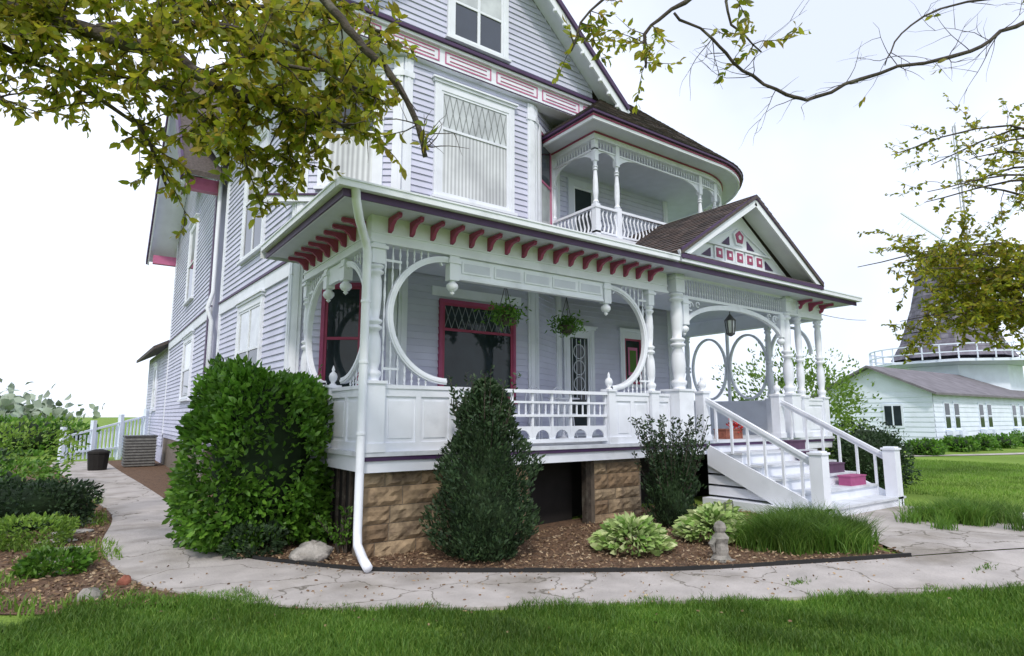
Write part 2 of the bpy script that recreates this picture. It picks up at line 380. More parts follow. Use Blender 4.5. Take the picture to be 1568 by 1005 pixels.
X,Yy=X[k],Yy[k];blades('lawn_grass',np.c_[X,Yy,gv(X)],rng.uniform(.03,.07,len(X)),.006,.8,'grassblade_hi')  # brighter blades here: the sunlit tone of this lawn is in their colour
n=16000;X=rng.uniform(-2.5,0.6,n);Yy=rng.uniform(6.4,16,n)
k=(np.sin(X*3.1+1)*np.sin(Yy*2.3)+.3*np.sin(X*9+Yy*7)>.0);X,Yy=X[k],Yy[k]
blades('ground_cover',np.c_[X,Yy,gv(X)],rng.uniform(.03,.13,len(X)),.008,.9,'grassblade_hi')
P=np.concatenate([rng.normal(0,1,(90,2))*np.array([.10,.03])+np.array(c) for c in[(5.75,3.35),(7.5,2.4)]])
blades('walk_weeds',np.c_[P,gv(P[:,0])+.03],rng.uniform(.012,.035,len(P)),.004,1.,'grassblade')

# ------------------------------------------------------------ HOUSE
H=Group('victorian_house')
A0=(2.62,15.3);A=(2.8,10.1);B=(4.2,9.1);C=(7.03,9.1);Dp=(8.2,9.8);E1=(8.2,9.9);E2=(11.95,9.9);E3=(11.95,16)
sid=H('siding_walls','siding')
for p,q in [(A0,A),(A,B),(B,C),(C,Dp),(E1,E2),(E2,E3)]:
    fr=seg(p,q);siding(sid,fr,0,fr[6],1.05,8.2)
vprism(H('wall_core','siding'),[A0,A,B,C,Dp,E1,E2,E3],.9,8.25)
vprism(H('foundation','mortar'),[(A0[0]+.05,A0[1]),(A[0]+.05,A[1]),(B[0],B[1]+.05),(C[0],C[1]+.05),(E1[0],E1[1]+.05),(E2[0]-.05,E2[1]+.05),(E3[0]-.05,E3[1])],-.1,.895)
wt=H('corner_boards','white')
fS=seg(A0,A);fC=seg(A,B);fF=seg(B,C);fR=seg(C,Dp);fD=seg(E1,E2)
for fr in(fS,fC,fF,fR,fD):
    for u in(.08,fr[6]-.08):
        lbox(wt,fr,u-.08,u+.08,0,.045,1.0,7.80);lbox(wt,fr,u-.03,u+.03,.0,.056,1.2,7.78);lbox(wt,fr,u-.10,u+.10,0,.065,7.45,7.55)
lbox(H('belt_course','white'),fS,0,fS[6]+.02,.0,.05,3.93,4.18);lbox(H('belt_line','purple'),fS,0,fS[6],.0,.075,4.181,4.22)
lbox(H('water_table','white'),fS,0,fS[6],.0,.05,1.0,1.16)
lbox(H('frieze_side','white'),fS,0,fS[6],0,.05,7.7,8.05)

def window(fr,u0,u1,z0,z1,glass='glassdark',sash='white',case='white',cw=.12,split=.5,lead=False,crown=True,mull=0,glass2=None):
    G=H('window_casings',case)
    lbox(G,fr,u0-cw,u0,0,.065,z0-.02,z1+cw);lbox(G,fr,u1,u1+cw,0,.065,z0-.02,z1+cw)
    lbox(G,fr,u0+.001,u1-.001,0,.062,z1,z1+cw)
    lbox(G,fr,u0-cw-.04,u1+cw+.04,0,.11,z0-.075,z0-.022)
    if crown:
        lbox(G,fr,u0-cw-.03,u1+cw+.03,0,.09,z1+cw+.002,z1+cw+.05);lbox(G,fr,u0-cw-.06,u1+cw+.06,0,.12,z1+cw+.052,z1+cw+.085)
        lbox(G,fr,u0-cw*.6,u0-cw*.4,.064,.074,z0,z1+cw*.6);lbox(G,fr,u1+cw*.4,u1+cw*.6,.064,.074,z0,z1+cw*.6)
    S=H('window_sashes',sash);t=.045;zm=z0+(z1-z0)*split
    lbox(H('window_glass',glass),fr,u0,u1,.018,.0315,z0,zm);lbox(H('window_glass',glass2 or glass),fr,u0,u1,.018,.0325,zm,z1)
    lbox(S,fr,u0,u0+t,.0,.050,z0,z1);lbox(S,fr,u1-t,u1,.0,.050,z0,z1)
    lbox(S,fr,u0+t,u1-t,.0,.048,z0,z0+t+.02);lbox(S,fr,u0+t,u1-t,.0,.048,z1-t,z1)
    lbox(S,fr,u0+t,u1-t,.0,.052,zm-t/2,zm+t/2)
    for k in range(mull):
        uu=u0+(u1-u0)*(k+1)/(mull+1);lbox(S,fr,uu-.03,uu+.03,0,.0495,z0+t+.02,z1-t)
    if lead:
        Lm=H('leaded_panes','lead');n=10
        for k in range(n):
            ua=u0+t+(u1-u0-2*t)*k/n;ub=u0+t+(u1-u0-2*t)*(k+1)/n;zb=zm+t/2;zt=z1-t
            for p,q in(((ua,zb),(ub,zt)),((ub,zb),(ua,zt))):
                beam(Lm,T(fr,p[0],.037,p[1]),T(fr,q[0],.037,q[1]),.009,.009)
window(fF,.72,2.20,5.45,7.42,'sheer',split=.64,lead=True,cw=.13,glass2='curtain')
window(fC,.45,1.28,5.45,7.35,'sheer',cw=.13,glass2='glasshi')
window(fC,.55,1.15,2.0,3.72,'glassdark','reddoor','pink',cw=.06,crown=False)
window(fR,.30,.95,5.3,7.4,'curtain','pinksoft','white',cw=.09,crown=False,glass2='glasshi')
window(fF,.82,2.30,1.9,3.55,'glassdark','reddoor','pink',cw=.06,split=.72,lead=True,crown=False)
lbox(H('window_casings','white'),fF,.62,2.5,0,.04,3.66,3.82)
window(fS,1.85,3.25,4.85,7.25,'glasshi',mull=1,cw=.13,glass2='curtain')
window(fS,1.95,3.50,2.05,3.72,'glasshi',mull=1,cw=.12,glass2='curtain')
window(fD,.35,.95,1.25,3.35,'glassdark','white','white',cw=.14,split=.3)
dm=H('door_muntins','white')
for k in range(4): lbox(dm,fD,.45+.12*k,.462+.12*k,.034,.05,1.97,3.28)
for c in(2.3,2.65,3.0): ring(dm,fD,.65,c,.16,.16,0,360,.012,.034,.05,20)
window(fD,2.05,2.6,2.35,3.4,'glassdark','reddoor','white',cw=.14,split=.03)
lbox(H('stained_glass','pinksoft'),fD,2.17,2.48,.034,.042,2.55,3.2)
lbox(H('stained_glass_center','leaf_bush'),fD,2.22,2.43,.042,.046,2.62,3.13)
window(fD,.55,1.15,5.1,6.75,'glassdark','white','ceiling',cw=.16,split=.3,crown=False)

# gable -------------------------------------------------------------
fG=FY(9.06);px_,pz=5.65,11.35;sl=.9
def glim(z):
    hw=(pz-.05-z)/sl;return(max(2.68,px_-hw),min(8.62,px_+hw))
siding(sid,fG,0,0,8.33,11.1,lim=glim)
prism(H('gable_core','siding'),fG,[(2.7,8.27),(8.6,8.27),(8.6,8.7),(px_,11.3),(2.7,8.7)],-.2,-.001)
fz=H('gable_frieze','white')
lbox(fz,fG,2.62,8.60,-1.2,.05,7.881,8.198)
lbox(H('gable_shelf','purple'),fG,2.50,8.72,-.2,.16,8.262,8.325)
lbox(H('gable_shelf_white','white'),fG,2.56,8.66,-.2,.11,8.20,8.258)
lbox(H('gable_shelf_white','white'),fG,2.58,8.64,-.2,.08,7.82,7.878)
lbox(H('frieze_panels','purple'),fG,2.58,8.64,.08,.09,7.83,7.85)
pk=H('frieze_panels','pinksoft')
u=2.72
while u<8.4:
    w=1.0
    for (a,b,c,d) in((u,u+w,7.93,7.952),(u,u+w,8.142,8.164),(u,u+.022,7.953,8.141),(u+w-.022,u+w,7.953,8.141),(u+.10,u+w-.10,8.0,8.014),(u+.10,u+w-.10,8.084,8.098)):
        lbox(pk,fG,a,min(b,8.56),.05,.062,c,d)
    u+=w+.12
lbox(fz,seg((2.62,10.3),(2.62,9.01)),0,1.25,0,.02,7.881,8.198)
window(fG,5.12,6.24,8.52,10.0,'glasshi',mull=1,cw=.12,split=.5,glass2='curtain')
rf=H('main_roof','roofplain')
for sgn in(-1,1):
    xe=px_+sgn*3.55;ze=pz-3.55*sl
    slab(rf,[(px_,8.62,pz+.12),(px_,20,pz+.12),(xe,20,ze+.12),(xe,8.62,ze+.12)],.10)
    for (dy,th,mt,o) in((8.60,.22,'white',-.10),(8.55,.09,'purple',.02)):
        beam(H('rake_boards',mt),(px_,dy,pz+o),(xe+sgn*.02,dy,ze+o),.05,th)
    slab(H('rake_soffit','white'),[(px_,8.63,pz),(px_,9.05,pz),(xe,9.05,ze),(xe,8.63,ze)],.02)
    for k in range(14):
        t=(k+.5)/14;x=px_+sgn*3.4*t;z=pz-3.4*t*sl-.24
        lathe(H('verge_scallops','white'),x,8.61,[(.0,z-.05),(.05,z-.02),(.05,z+.03),(.0,z+.08)],8)
lbox(H('eave_fascia','purple'),seg((2.1,15.6),(2.1,8.62)),0,7,0,.03,8.08,8.26)
slab(H('eave_soffit','white'),[(2.1,8.63,8.08),(2.8,8.63,8.08),(2.8,15.6,8.08),(2.1,15.6,8.08)],.03)
slab(rf,[(8.9,9.9,8.4),(12.5,9.9,8.4),(9.5,13,10.9),(8.9,13,10.9)],.1)
slab(rf,[(12.5,9.9,8.4),(12.5,16,8.4),(9.5,16,10.9),(9.5,13,10.9)],.1)

# wing ---------------------------------------------------------------
W0=(2.62,24.4);W1=(2.50,15.7)
fW=seg(W0,W1);wc=fW[6]/2
siding(sid,fW,0,fW[6],1.05,7.7)
siding(sid,fW,0,0,7.7,12,lim=lambda z:(wc-(12.0-z),wc+(12.0-z)))
prism(H('wing_core','siding'),fW,[(0,.9),(fW[6],.9),(fW[6],7.7),(wc,12),(0,7.7)],-6,-.001)
prism(H('wing_foundation','mortar'),fW,[(0.05,-.1),(fW[6]-.05,-.1),(fW[6]-.05,.895),(.05,.895)],-6,-.02)
lbox(H('belt_course','white'),fW,0,fW[6],0,.05,3.93,4.18);lbox(H('belt_line','purple'),fW,0,fW[6],.0,.075,4.181,4.22)
lbox(wt,fW,0,.15,0,.04,1,7.7);lbox(wt,fW,fW[6]-.15,fW[6],0,.04,1,7.7)
lbox(H('corner_stripe','purple'),fW,fW[6]-.35,fW[6]-.16,0,.06,1.2,7.6)
window(fW,3.9,5.2,5.0,7.2,'glasshi',cw=.13,glass2='curtain');window(fW,4.4,6.0,2.1,3.7,'glasshi',cw=.13,glass2='curtain')
for sgn in(-1,1):
    pe=[T(fW,wc+sgn*4.9,.9,12.15-4.9),T(fW,wc+sgn*4.9,-6,12.15-4.9)];pp=[T(fW,wc,.9,12.2),T(fW,wc,-6,12.2)]
    slab(rf,[pp[0],pp[1],pe[1],pe[0]],.12)
    beam(H('rake_boards','purple'),T(fW,wc,.9,12.0),T(fW,wc+sgn*4.9,.9,7.1),.06,.3)
    beam(H('rake_boards','white'),T(fW,wc,.86,11.85),T(fW,wc+sgn*4.8,.86,7.05),.04,.3)
    lbox(H('wing_brackets','pinksoft'),fW,wc+sgn*4.35-.1,wc+sgn*4.35+.1,.0,.75,6.95,7.25)
    slab(H('rake_soffit','white'),[T(fW,wc,.85,11.98),T(fW,wc,.02,11.98),T(fW,wc+sgn*4.85,.02,7.15),T(fW,wc+sgn*4.85,.85,7.15)],.02)
K0=(2.62,31);K1=(2.62,24.45);fK=seg(K0,K1)
siding(sid,fK,0,fK[6],.6,4.1);lbox(H('rear_core','siding'),fK,0,fK[6],-4,-.001,0,4.1)
slab(rf,[T(fK,-.4,.5,4.05),T(fK,fK[6],.5,4.05),T(fK,fK[6],-2,5.4),T(fK,-.4,-2,5.4)],.12)
lbox(wt,fK,0,.15,0,.04,.3,4.05);window(fK,2.6,3.6,1.9,3.5,'curtain')
ds=H('side_downspout','white')
tube(ds,[(2.15,15.5,8.1),(2.4,15.55,7.8),(2.46,15.5,7.4),(2.46,15.5,4.5),(2.35,15.45,4.1),(2.46,15.45,3.8),(2.46,15.45,.3)],.05,8)
lbox(H('bay_skirt','white'),fC,-.5,fC[6]+.1,-.1,.10,5.16,5.26);lbox(H('bay_skirt_line','purple'),fC,-.5,fC[6]+.12,-.1,.13,5.262,5.29)
lbox(H('bay_skirt','white'),fF,-.02,fF[6],0,.08,5.12,5.26)

# ------------------------------------------------------------ PORCH
deck=H('porch_deck','deck')
box(deck,2.68,13.1,6.62,9.85,1.15,1.2)
box(deck,11.98,13.1,9.852,10.6,1.15,1.2)
box(H('porch_skirt','white'),2.72,13.05,6.66,6.72,.97,1.148)
box(H('porch_skirt','white'),2.72,2.78,6.722,10.0,.97,1.148)
box(H('porch_skirt','white'),12.99,13.05,6.722,10.6,.97,1.148)
box(H('porch_skirt_line','purple'),2.70,13.07,6.635,6.659,1.10,1.147)
def stonewall(fr,u0,u1,z0,z1,w=.0,depth=.25):
    S=H('stone_foundation','stone');lbox(H('stone_mortar','mortar'),fr,u0+.005,u1-.005,-depth,w-.012,z0,z1)
    z=z0;r=0
    while z<z1-.05:
        hgt=min(random.choice([.16,.20,.22]),z1-z);u=u0-random.uniform(0,.35)
        while u<u1-.02:
            L=random.uniform(.3,.75);a=max(u0,u)+.004;b=min(u1,u+L)-.004
            if b-a>.04:
                z2=z+hgt-.008;nu=max(3,int((b-a)/.06));nz=4;vs=[];fs=[]
                for i in range(nu+1):
                    for j in range(nz+1):
                        e=(i in(0,nu)) or (j in(0,nz))
                        ww=w-.004 if e else w+random.uniform(.006,.034)
                        vs.append(T(fr,a+(b-a)*i/nu,ww,z+(z2-z)*j/nz))
                for i in range(nu):
                    for j in range(nz): fs.append((i*(nz+1)+j,(i+1)*(nz+1)+j,(i+1)*(nz+1)+j+1,i*(nz+1)+j+1))
                S.add(vs,fs)
                for (q0,q1,q2,q3) in((a,b,z,z),(a,b,z2,z2)): S.add([T(fr,q0,w-.03,q2),T(fr,q1,w-.03,q2),T(fr,q1,w-.004,q3),T(fr,q0,w-.004,q3)],[(0,1,2,3)])
            u+=L
        z+=hgt;r+=1
fP=FY(6.78)
stonewall(fP,2.76,5.13,-.02,.96);stonewall(fP,6.35,7.35,-.02,.96);stonewall(fP,11.3,13.0,.05,.96)
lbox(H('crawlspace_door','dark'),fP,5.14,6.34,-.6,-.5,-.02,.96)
box(H('crawlspace_shade_sheet','dark'),2.9,12.9,7.5,7.6,-.02,1.1)  # near-black sheet stands in for the shade under the porch
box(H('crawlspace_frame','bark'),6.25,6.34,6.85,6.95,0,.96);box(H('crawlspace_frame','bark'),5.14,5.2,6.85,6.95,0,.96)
box(H('crawlspace_side','dark'),2.82,2.9,6.95,10,-.02,.97)  # dark backing behind the slats, recess shade put into its colour
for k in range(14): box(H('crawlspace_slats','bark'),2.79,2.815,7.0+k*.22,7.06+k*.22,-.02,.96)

wh=H('porch_woodwork','white')
def pedestal(x,y,s=.11,z0=1.2,z1=1.98,P=wh):
    box(P,x-s,x+s,y-s,y+s,z0,z1);box(P,x-s-.02,x+s+.02,y-s-.02,y+s+.02,z1,z1+.035);box(P,x-s-.018,x+s+.018,y-s-.018,y+s+.018,z0+.001,z0+.10)
def turned(x,y,z0,z1,r=.075,P=None,n=16):
    P=P or H('turned_posts','white');h=z1-z0
    pr=[(.9,0),(.9,.03),(1.15,.05),(1.15,.07),(.7,.09),(.95,.14),(1.05,.22),(.95,.30),(.62,.36),(1.1,.375),(1.1,.39),(.62,.405),(1.1,.42),(1.1,.435),(.62,.45),(.8,.52),(.9,.62),(.85,.72),(.7,.76),(1.1,.775),(1.1,.79),(.7,.80),(1.1,.815),(1.1,.83),(.8,.84)]
    lathe(P,x,y,[(a*r,z0+b*h) for a,b in pr],n)
    box(H('post_caps','white'),x-r*.95,x+r*.95,y-r*.95,y+r*.95,z0+h*.84,z1);box(H('post_caps','white'),x-r*1.3,x+r*1.3,y-r*1.3,y+r*1.3,z1-.09,z1-.05)
def spindle(x,y,z0,z1,r=.014):
    h=z1-z0
    if h<.03:return
    lathe(H('spindles','white'),x,y,[(r*.8,z0),(r*.5,z0+h*.1),(r*1.3,z0+h*.3),(r*.5,z0+h*.45),(r*1.1,z0+h*.5),(r*.5,z0+h*.55),(r*1.3,z0+h*.7),(r*.5,z0+h*.9),(r*.8,z1)],6)
def finial(x,y,z,r=.055):
    lathe(H('finials','white'),x,y,[(r*.9,z),(r*.9,z+.02),(r*.45,z+.035),(r*1.0,z+.08),(r*1.15,z+.12),(r*.9,z+.16),(r*.3,z+.19),(r*.45,z+.215),(r*.05,z+.27)],12)
def panelwall(fr,u0,u1,z0=1.2,z1=1.93,np_=2):
    lbox(wh,fr,u0,u1,-.03,.01,z0,z1);lbox(wh,fr,u0,u1,-.06,.045,z1,z1+.045)
    lbox(wh,fr,u0,u1,.01,.03,z0,z0+.10);lbox(wh,fr,u0,u1,.01,.03,z1-.09,z1)
    w=(u1-u0)/np_
    for k in range(np_+1):
        uu=u0+k*w;lbox(wh,fr,max(u0,uu-.035),min(u1,uu+.035),.0101,.0295,z0+.10,z1-.09)
    for k in range(np_):
        lbox(wh,fr,u0+k*w+.08,u0+(k+1)*w-.08,.01,.02,z0+.15,z1-.14)
def halfring(fr,uc,zc,r,side,ztop,zbot):
    a0,a1=(90,270) if side<0 else(-90,90)
    ring(H('moon_rings','white'),fr,uc,zc,r,r,a0,a1,.075,-.035,.035,36)
    ring(H('moon_ring_moulding','white'),fr,uc,zc,r-.02,r-.02,a0,a1,.03,-.045,.045,36)
    for k in range(7):
        uu=uc+side*r*(.30+.70*k/6.)+side*.03
        du=abs(uu-uc);zz=sqrt(max(0,r*r-du*du)) if du<r else 0
        x,y,_=T(fr,uu,0,0)
        if ztop-(zc+zz)>.05: spindle(x,y,zc+zz,ztop)
        if (zc-zz)-zbot>.05: spindle(x,y,zbot,zc-zz)
    for zz in(zc+r*.80,zc-r*.80):
        lbox(wh,fr,min(uc+side*r*.78,uc+side*(r+.03)),max(uc+side*r*.78,uc+side*(r+.03)),-.012,.012,zz-.015,zz+.015)
def pendant(fr,u,ztop,zbot):
    lbox(wh,fr,u-.07,u+.07,-.06,.06,zbot+.16,ztop)
    x,y,_=T(fr,u,0,0)
    lathe(H('pendant_drops','white'),x,y,[(.05,zbot+.17),(.03,zbot+.15),(.075,zbot+.11),(.08,zbot+.07),(.05,zbot+.03),(.02,zbot+.015),(.035,zbot),(.005,zbot-.03)],12)
    lbox(wh,fr,u-.09,u+.09,-.075,.075,ztop-.10,ztop-.05)
    for s in(-1,1): ring(H('pendant_scrolls','white'),fr,u+s*.13,ztop-.10,.055,.055,-60+(s<0)*60,240,.018,-.02,.02,14)
def bracketrow(fr,u0,u1,z,proj=.30,sp=.285):
    n=int((u1-u0)/sp);C_=H('eave_brackets','pink')
    for k in range(n+1):
        uu=u0+(u1-u0)*k/n if n else u0
        poly=[(0,z),(proj,z),(proj,z-.04),(proj*.9,z-.055),(proj*.7,z-.05),(proj*.5,z-.06),(proj*.3,z-.10),(proj*.2,z-.16),(0,z-.18)]
        C_.add([T(fr,uu-.023,w,zz) for w,zz in poly]+[T(fr,uu+.023,w,zz) for w,zz in poly],cap(len(poly)))
fA=FY(6.72);ZT=3.66
pedestal(2.82,6.74,.115)
turned(2.82,6.74,2.0,ZT+.02,.085)
turned(2.82,9.3,2.0,ZT+.02,.075);pedestal(2.82,9.3,.10)
panelwall(fA,2.94,4.32,np_=3)
pedestal(4.38,6.72,.06)
def rail(fr,u0,u1):
    for z,t,w in((1.925,.045,.05),(1.785,.03,.025),(1.60,.035,.03),(1.245,.05,.035)):
        lbox(wh,fr,u0,u1,-w,w,z,z+t)
    n=max(2,int(round((u1-u0)/.36)));s=(u1-u0)/n
    for k in range(n+1):
        uu=u0+k*s;lbox(wh,fr,max(u0,uu-.016),min(u1,uu+.016),-.0155,.0155,1.2951,1.9249)
        if k<n:
            for q in(1,2):
                u2=uu+s*q/3;lbox(wh,fr,u2-.009,u2+.009,-.009,.009,1.635,1.785)
            R_=s*.36;cu=uu+s/2;pts=[(uu+.0165,1.2952),(cu-R_,1.2952)]
            for i in range(11):
                a=pi-pi*i/10;pts.append((cu+R_*cos(a),1.2953+R_*sin(a)))
            pts+=[(uu+s-.0165,1.2952),(uu+s-.0165,1.47),(uu+.0165,1.47)]
            prism(wh,fr,pts,-.01,.01)
rail(fA,4.46,6.55)
pedestal(6.63,6.72,.07);finial(6.63,6.72,2.01,.055)
panelwall(fA,6.72,7.48,np_=2)
pedestal(7.58,6.72,.085);turned(7.58,6.72,2.0,ZT+.02,.07)
panelwall(fA,7.67,7.98,np_=1)
pedestal(8.18,6.68,.18,1.2,2.02);turned(8.2,6.66,2.05,4.0,.115)
RR=.82
halfring(fA,3.78,2.82,RR,-1,ZT,1.98);pendant(fA,3.86,ZT,3.18)
halfring(fA,6.68,2.82,RR,1,ZT,1.98);pendant(fA,6.60,ZT,3.18)
lbox(wh,fA,3.94,6.52,-.03,.03,3.40,3.655)
for k in range(5):
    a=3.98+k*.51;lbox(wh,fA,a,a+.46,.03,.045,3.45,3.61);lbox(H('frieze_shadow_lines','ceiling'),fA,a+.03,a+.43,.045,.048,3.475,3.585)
lbox(wh,fA,3.94,6.52,-.045,.045,3.36,3.398)
def entab(fr,u0,u1):
    lbox(wh,fr,u0,u1,-.09,.05,3.701,4.0);lbox(wh,fr,u0,u1,-.10,.075,3.661,3.70);lbox(wh,fr,u0,u1,.05,.065,3.78,3.80)
entab(fA,2.72,8.0)
fL=seg((2.80,9.4),(2.80,6.72));entab(fL,0,2.62)
bracketrow(FY(6.67),2.95,7.55,3.985);bracketrow(seg((2.75,9.4),(2.75,6.72)),.2,2.45,3.985)
panelwall(fL,.2,2.55,np_=4)
halfring(fL,1.00,2.82,.80,-1,ZT,1.98);halfring(fL,1.75,2.82,.80,1,ZT,1.98)
pendant(fL,1.05,ZT,3.22);pendant(fL,1.72,ZT,3.22);lbox(wh,fL,1.12,1.65,-.03,.03,3.42,3.655)
pedestal(2.8,8.02,.07);finial(2.8,8.02,2.01,.05)
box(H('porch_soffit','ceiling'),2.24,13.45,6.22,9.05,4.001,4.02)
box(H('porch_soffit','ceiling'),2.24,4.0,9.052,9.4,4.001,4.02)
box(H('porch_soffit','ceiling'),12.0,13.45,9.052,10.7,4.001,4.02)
fa=H('porch_fascia','white')
box(fa,2.20,13.5,6.18,6.22,3.985,4.10);box(fa,2.20,2.24,6.221,9.4,3.985,4.10);box(fa,13.46,13.5,6.221,10.7,3.985,4.10)
gt=H('gutter','white')
def gutter(a,b):
    beam(gt,a,b,.10,.07)
    beam(gt,(a[0],a[1],a[2]+.045),(b[0],b[1],b[2]+.045),.125,.02)
gutter((2.10,6.125,4.08),(7.62,6.125,4.08));gutter((11.95,6.125,4.08),(13.6,6.125,4.08));gutter((2.145,6.19,4.081),(2.145,9.4,4.081))
box(H('drip_edge','purple'),2.17,13.52,6.155,6.179,3.96,4.043);box(H('drip_edge','purple'),2.175,2.199,6.18,9.41,3.96,4.043)
ps=H('porch_roof','shingle');rw=H('porch_roof_deck','roofplain')
e0=(2.14,6.12,4.13);e1=(13.56,6.12,4.13)
quad(rw,e0,e1,(11.9,9.3,5.2),(4.2,9.1,5.15),(2.8,10.0,5.0));quad(rw,e0,(2.8,10.0,5.0),(2.14,9.6,4.13))
quad(rw,e1,(13.56,10.8,4.13),(11.9,10.8,5.0),(11.9,9.3,5.2))
quad(H('porch_roof_end','white'),(2.14,9.6,4.13),(2.14,9.6,4.0),(2.8,9.6,4.0),(2.8,9.6,5.0))
shingles(ps,(7.0,6.14,4.13),(8.3,6.14,4.13),(8.3,9.1,5.16),(7.0,9.1,5.16))
def rightpost(x,y): pedestal(x,y,.09);turned(x,y,2.0,ZT+.3,.075)
pedestal(11.55,6.68,.15,1.2,2.02);turned(11.55,6.66,2.05,4.0,.10)
rightpost(12.93,6.74);rightpost(12.93,7.9);rightpost(12.93,10.2);rightpost(12.1,6.72)
entab(fA,11.7,13.02);bracketrow(FY(6.67),12.1,12.95,3.985)
fRt=seg((12.95,6.8),(12.95,10.4));entab(fRt,0,3.6);panelwall(fRt,.1,3.4,np_=6);panelwall(fA,12.2,12.85,np_=1);panelwall(fA,11.71,12.0,np_=1)
lbox(wh,fRt,2.17,2.23,-.03,.03,1.97,3.66)
ring(H('moon_rings','white'),fRt,1.66,2.78,.52,.78,0,360,.05,-.03,.03,36);ring(H('moon_rings','white'),fRt,2.76,2.78,.52,.78,0,360,.05,-.03,.03,36)
ring(H('moon_rings','white'),fRt,.6,2.95,.5,.66,0,180,.06,-.03,.03,24)
# portico
fO=FY(6.66)
lbox(wh,fO,8.05,11.7,-.10,.06,4.0,4.10)
lbox(wh,fO,8.32,11.43,-.03,.03,3.62,3.67);lbox(wh,fO,8.32,11.43,-.03,.03,3.965,3.999)
for k in range(44):
    uu=8.36+k*(11.40-8.36)/43;x,y,_=T(fO,uu,0,0);spindle(x,y,3.67,3.965,.012)
uc=9.87
ring(H('portico_arch','white'),fO,uc,3.10,1.53,.52,8,172,.085,-.035,.035,40)
for s in(-1,1):
    ring(H('portico_scrolls','white'),fO,uc+s*1.30,3.50,.085,.085,0,300,.022,-.015,.015,16)
    ring(H('portico_scrolls','white'),fO,uc+s*1.10,3.545,.055,.055,0,300,.018,-.015,.015,14)
    pendant(fO,uc+s*1.48,3.62,3.0)
gx0,gx1,gxc,gz,gp=7.66,12.0,9.83,4.17,5.55
fT=FY(6.5);yb=6.08
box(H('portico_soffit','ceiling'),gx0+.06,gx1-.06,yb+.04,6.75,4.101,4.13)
box(H('portico_cornice','white'),gx0+.02,gx1-.02,yb,yb+.035,4.05,4.165)
box(H('portico_cornice','purple'),gx0,gx1,yb-.02,yb-.001,4.105,4.175)
slab(H('portico_shelf','roofplain'),[(gx0+.05,yb,4.20),(gx1-.05,yb,4.20),(gx1-.05,6.5,4.30),(gx0+.05,6.5,4.30)],.02)
prism(H('tympanum','white'),fT,[(gx0+.3,4.2),(gx1-.3,4.2),(gxc,gp-.1)],-.1,0)
for s in(-1,1):
    xe=gxc+s*(gxc-gx0)
    beam(H('portico_rake','white'),(gxc,yb+.02,gp-.06),(xe,yb+.02,gz-.02),.04,.16)
    beam(H('portico_rake','purple'),(gxc,yb-.012,gp+.03),(xe,yb-.012,gz+.05),.03,.07)
    slab(H('portico_rake_soffit','white'),[(gxc,yb+.04,gp-.02),(gxc,6.5,gp-.02),(xe,6.5,gz),(xe,yb+.04,gz)],.015)
    slab(H('portico_roof_deck','roofplain'),[(gxc,yb-.03,gp+.055),(gxc,9.6,gp+.055),(xe,9.6,gz+.045),(xe,yb-.03,gz+.045)],.05)
    shingles(H('portico_roof','shingle'),(xe,yb-.03,gz+.055),(xe,9.0,gz+.055),(gxc,9.0,gp+.065),(gxc,yb-.03,gp+.065))
lt=fT;tf=H('tympanum_frames','white')
for k in range(-2,3):
    c=gxc+k*.31
    lbox(tf,lt,c-.125,c+.125,0,.03,4.39,4.64)
    lbox(H('tympanum_squares','pink'),lt,c-.085,c+.085,.03,.04,4.43,4.60);lbox(tf,lt,c-.03,c+.03,.04,.046,4.485,4.545)
lbox(tf,lt,gxc-1.0,gxc+1.0,.0,.05,4.65,4.685);lbox(tf,lt,gxc-1.3,gxc+1.3,.0,.05,4.345,4.38)
def ngon(c,z,r,n,rot=90): return[(c+r*cos(radians(rot+360*i/n)),z+r*sin(radians(rot+360*i/n))) for i in range(n)]
prism(tf,lt,ngon(gxc,4.90,.18,5),0,.04);prism(H('tympanum_pentagon','pink'),lt,ngon(gxc,4.90,.13,5),.04,.055);prism(tf,lt,ngon(gxc,4.90,.05,5),.055,.06)
for s in(-1,1):
    prism(H('tympanum_squares','purple'),lt,[(gxc+s*.85,4.42),(gxc+s*1.1,4.42),(gxc+s*.85,4.58)],.0,.02)
    prism(H('tympanum_squares','purple'),lt,[(gxc+s*.28,4.72),(gxc+s*.5,4.72),(gxc+s*.28,4.88)],.0,.02)
    beam(tf,T(lt,gxc+s*.12,.02,5.05),T(lt,gxc+s*.95,.02,4.68),.03,.03)

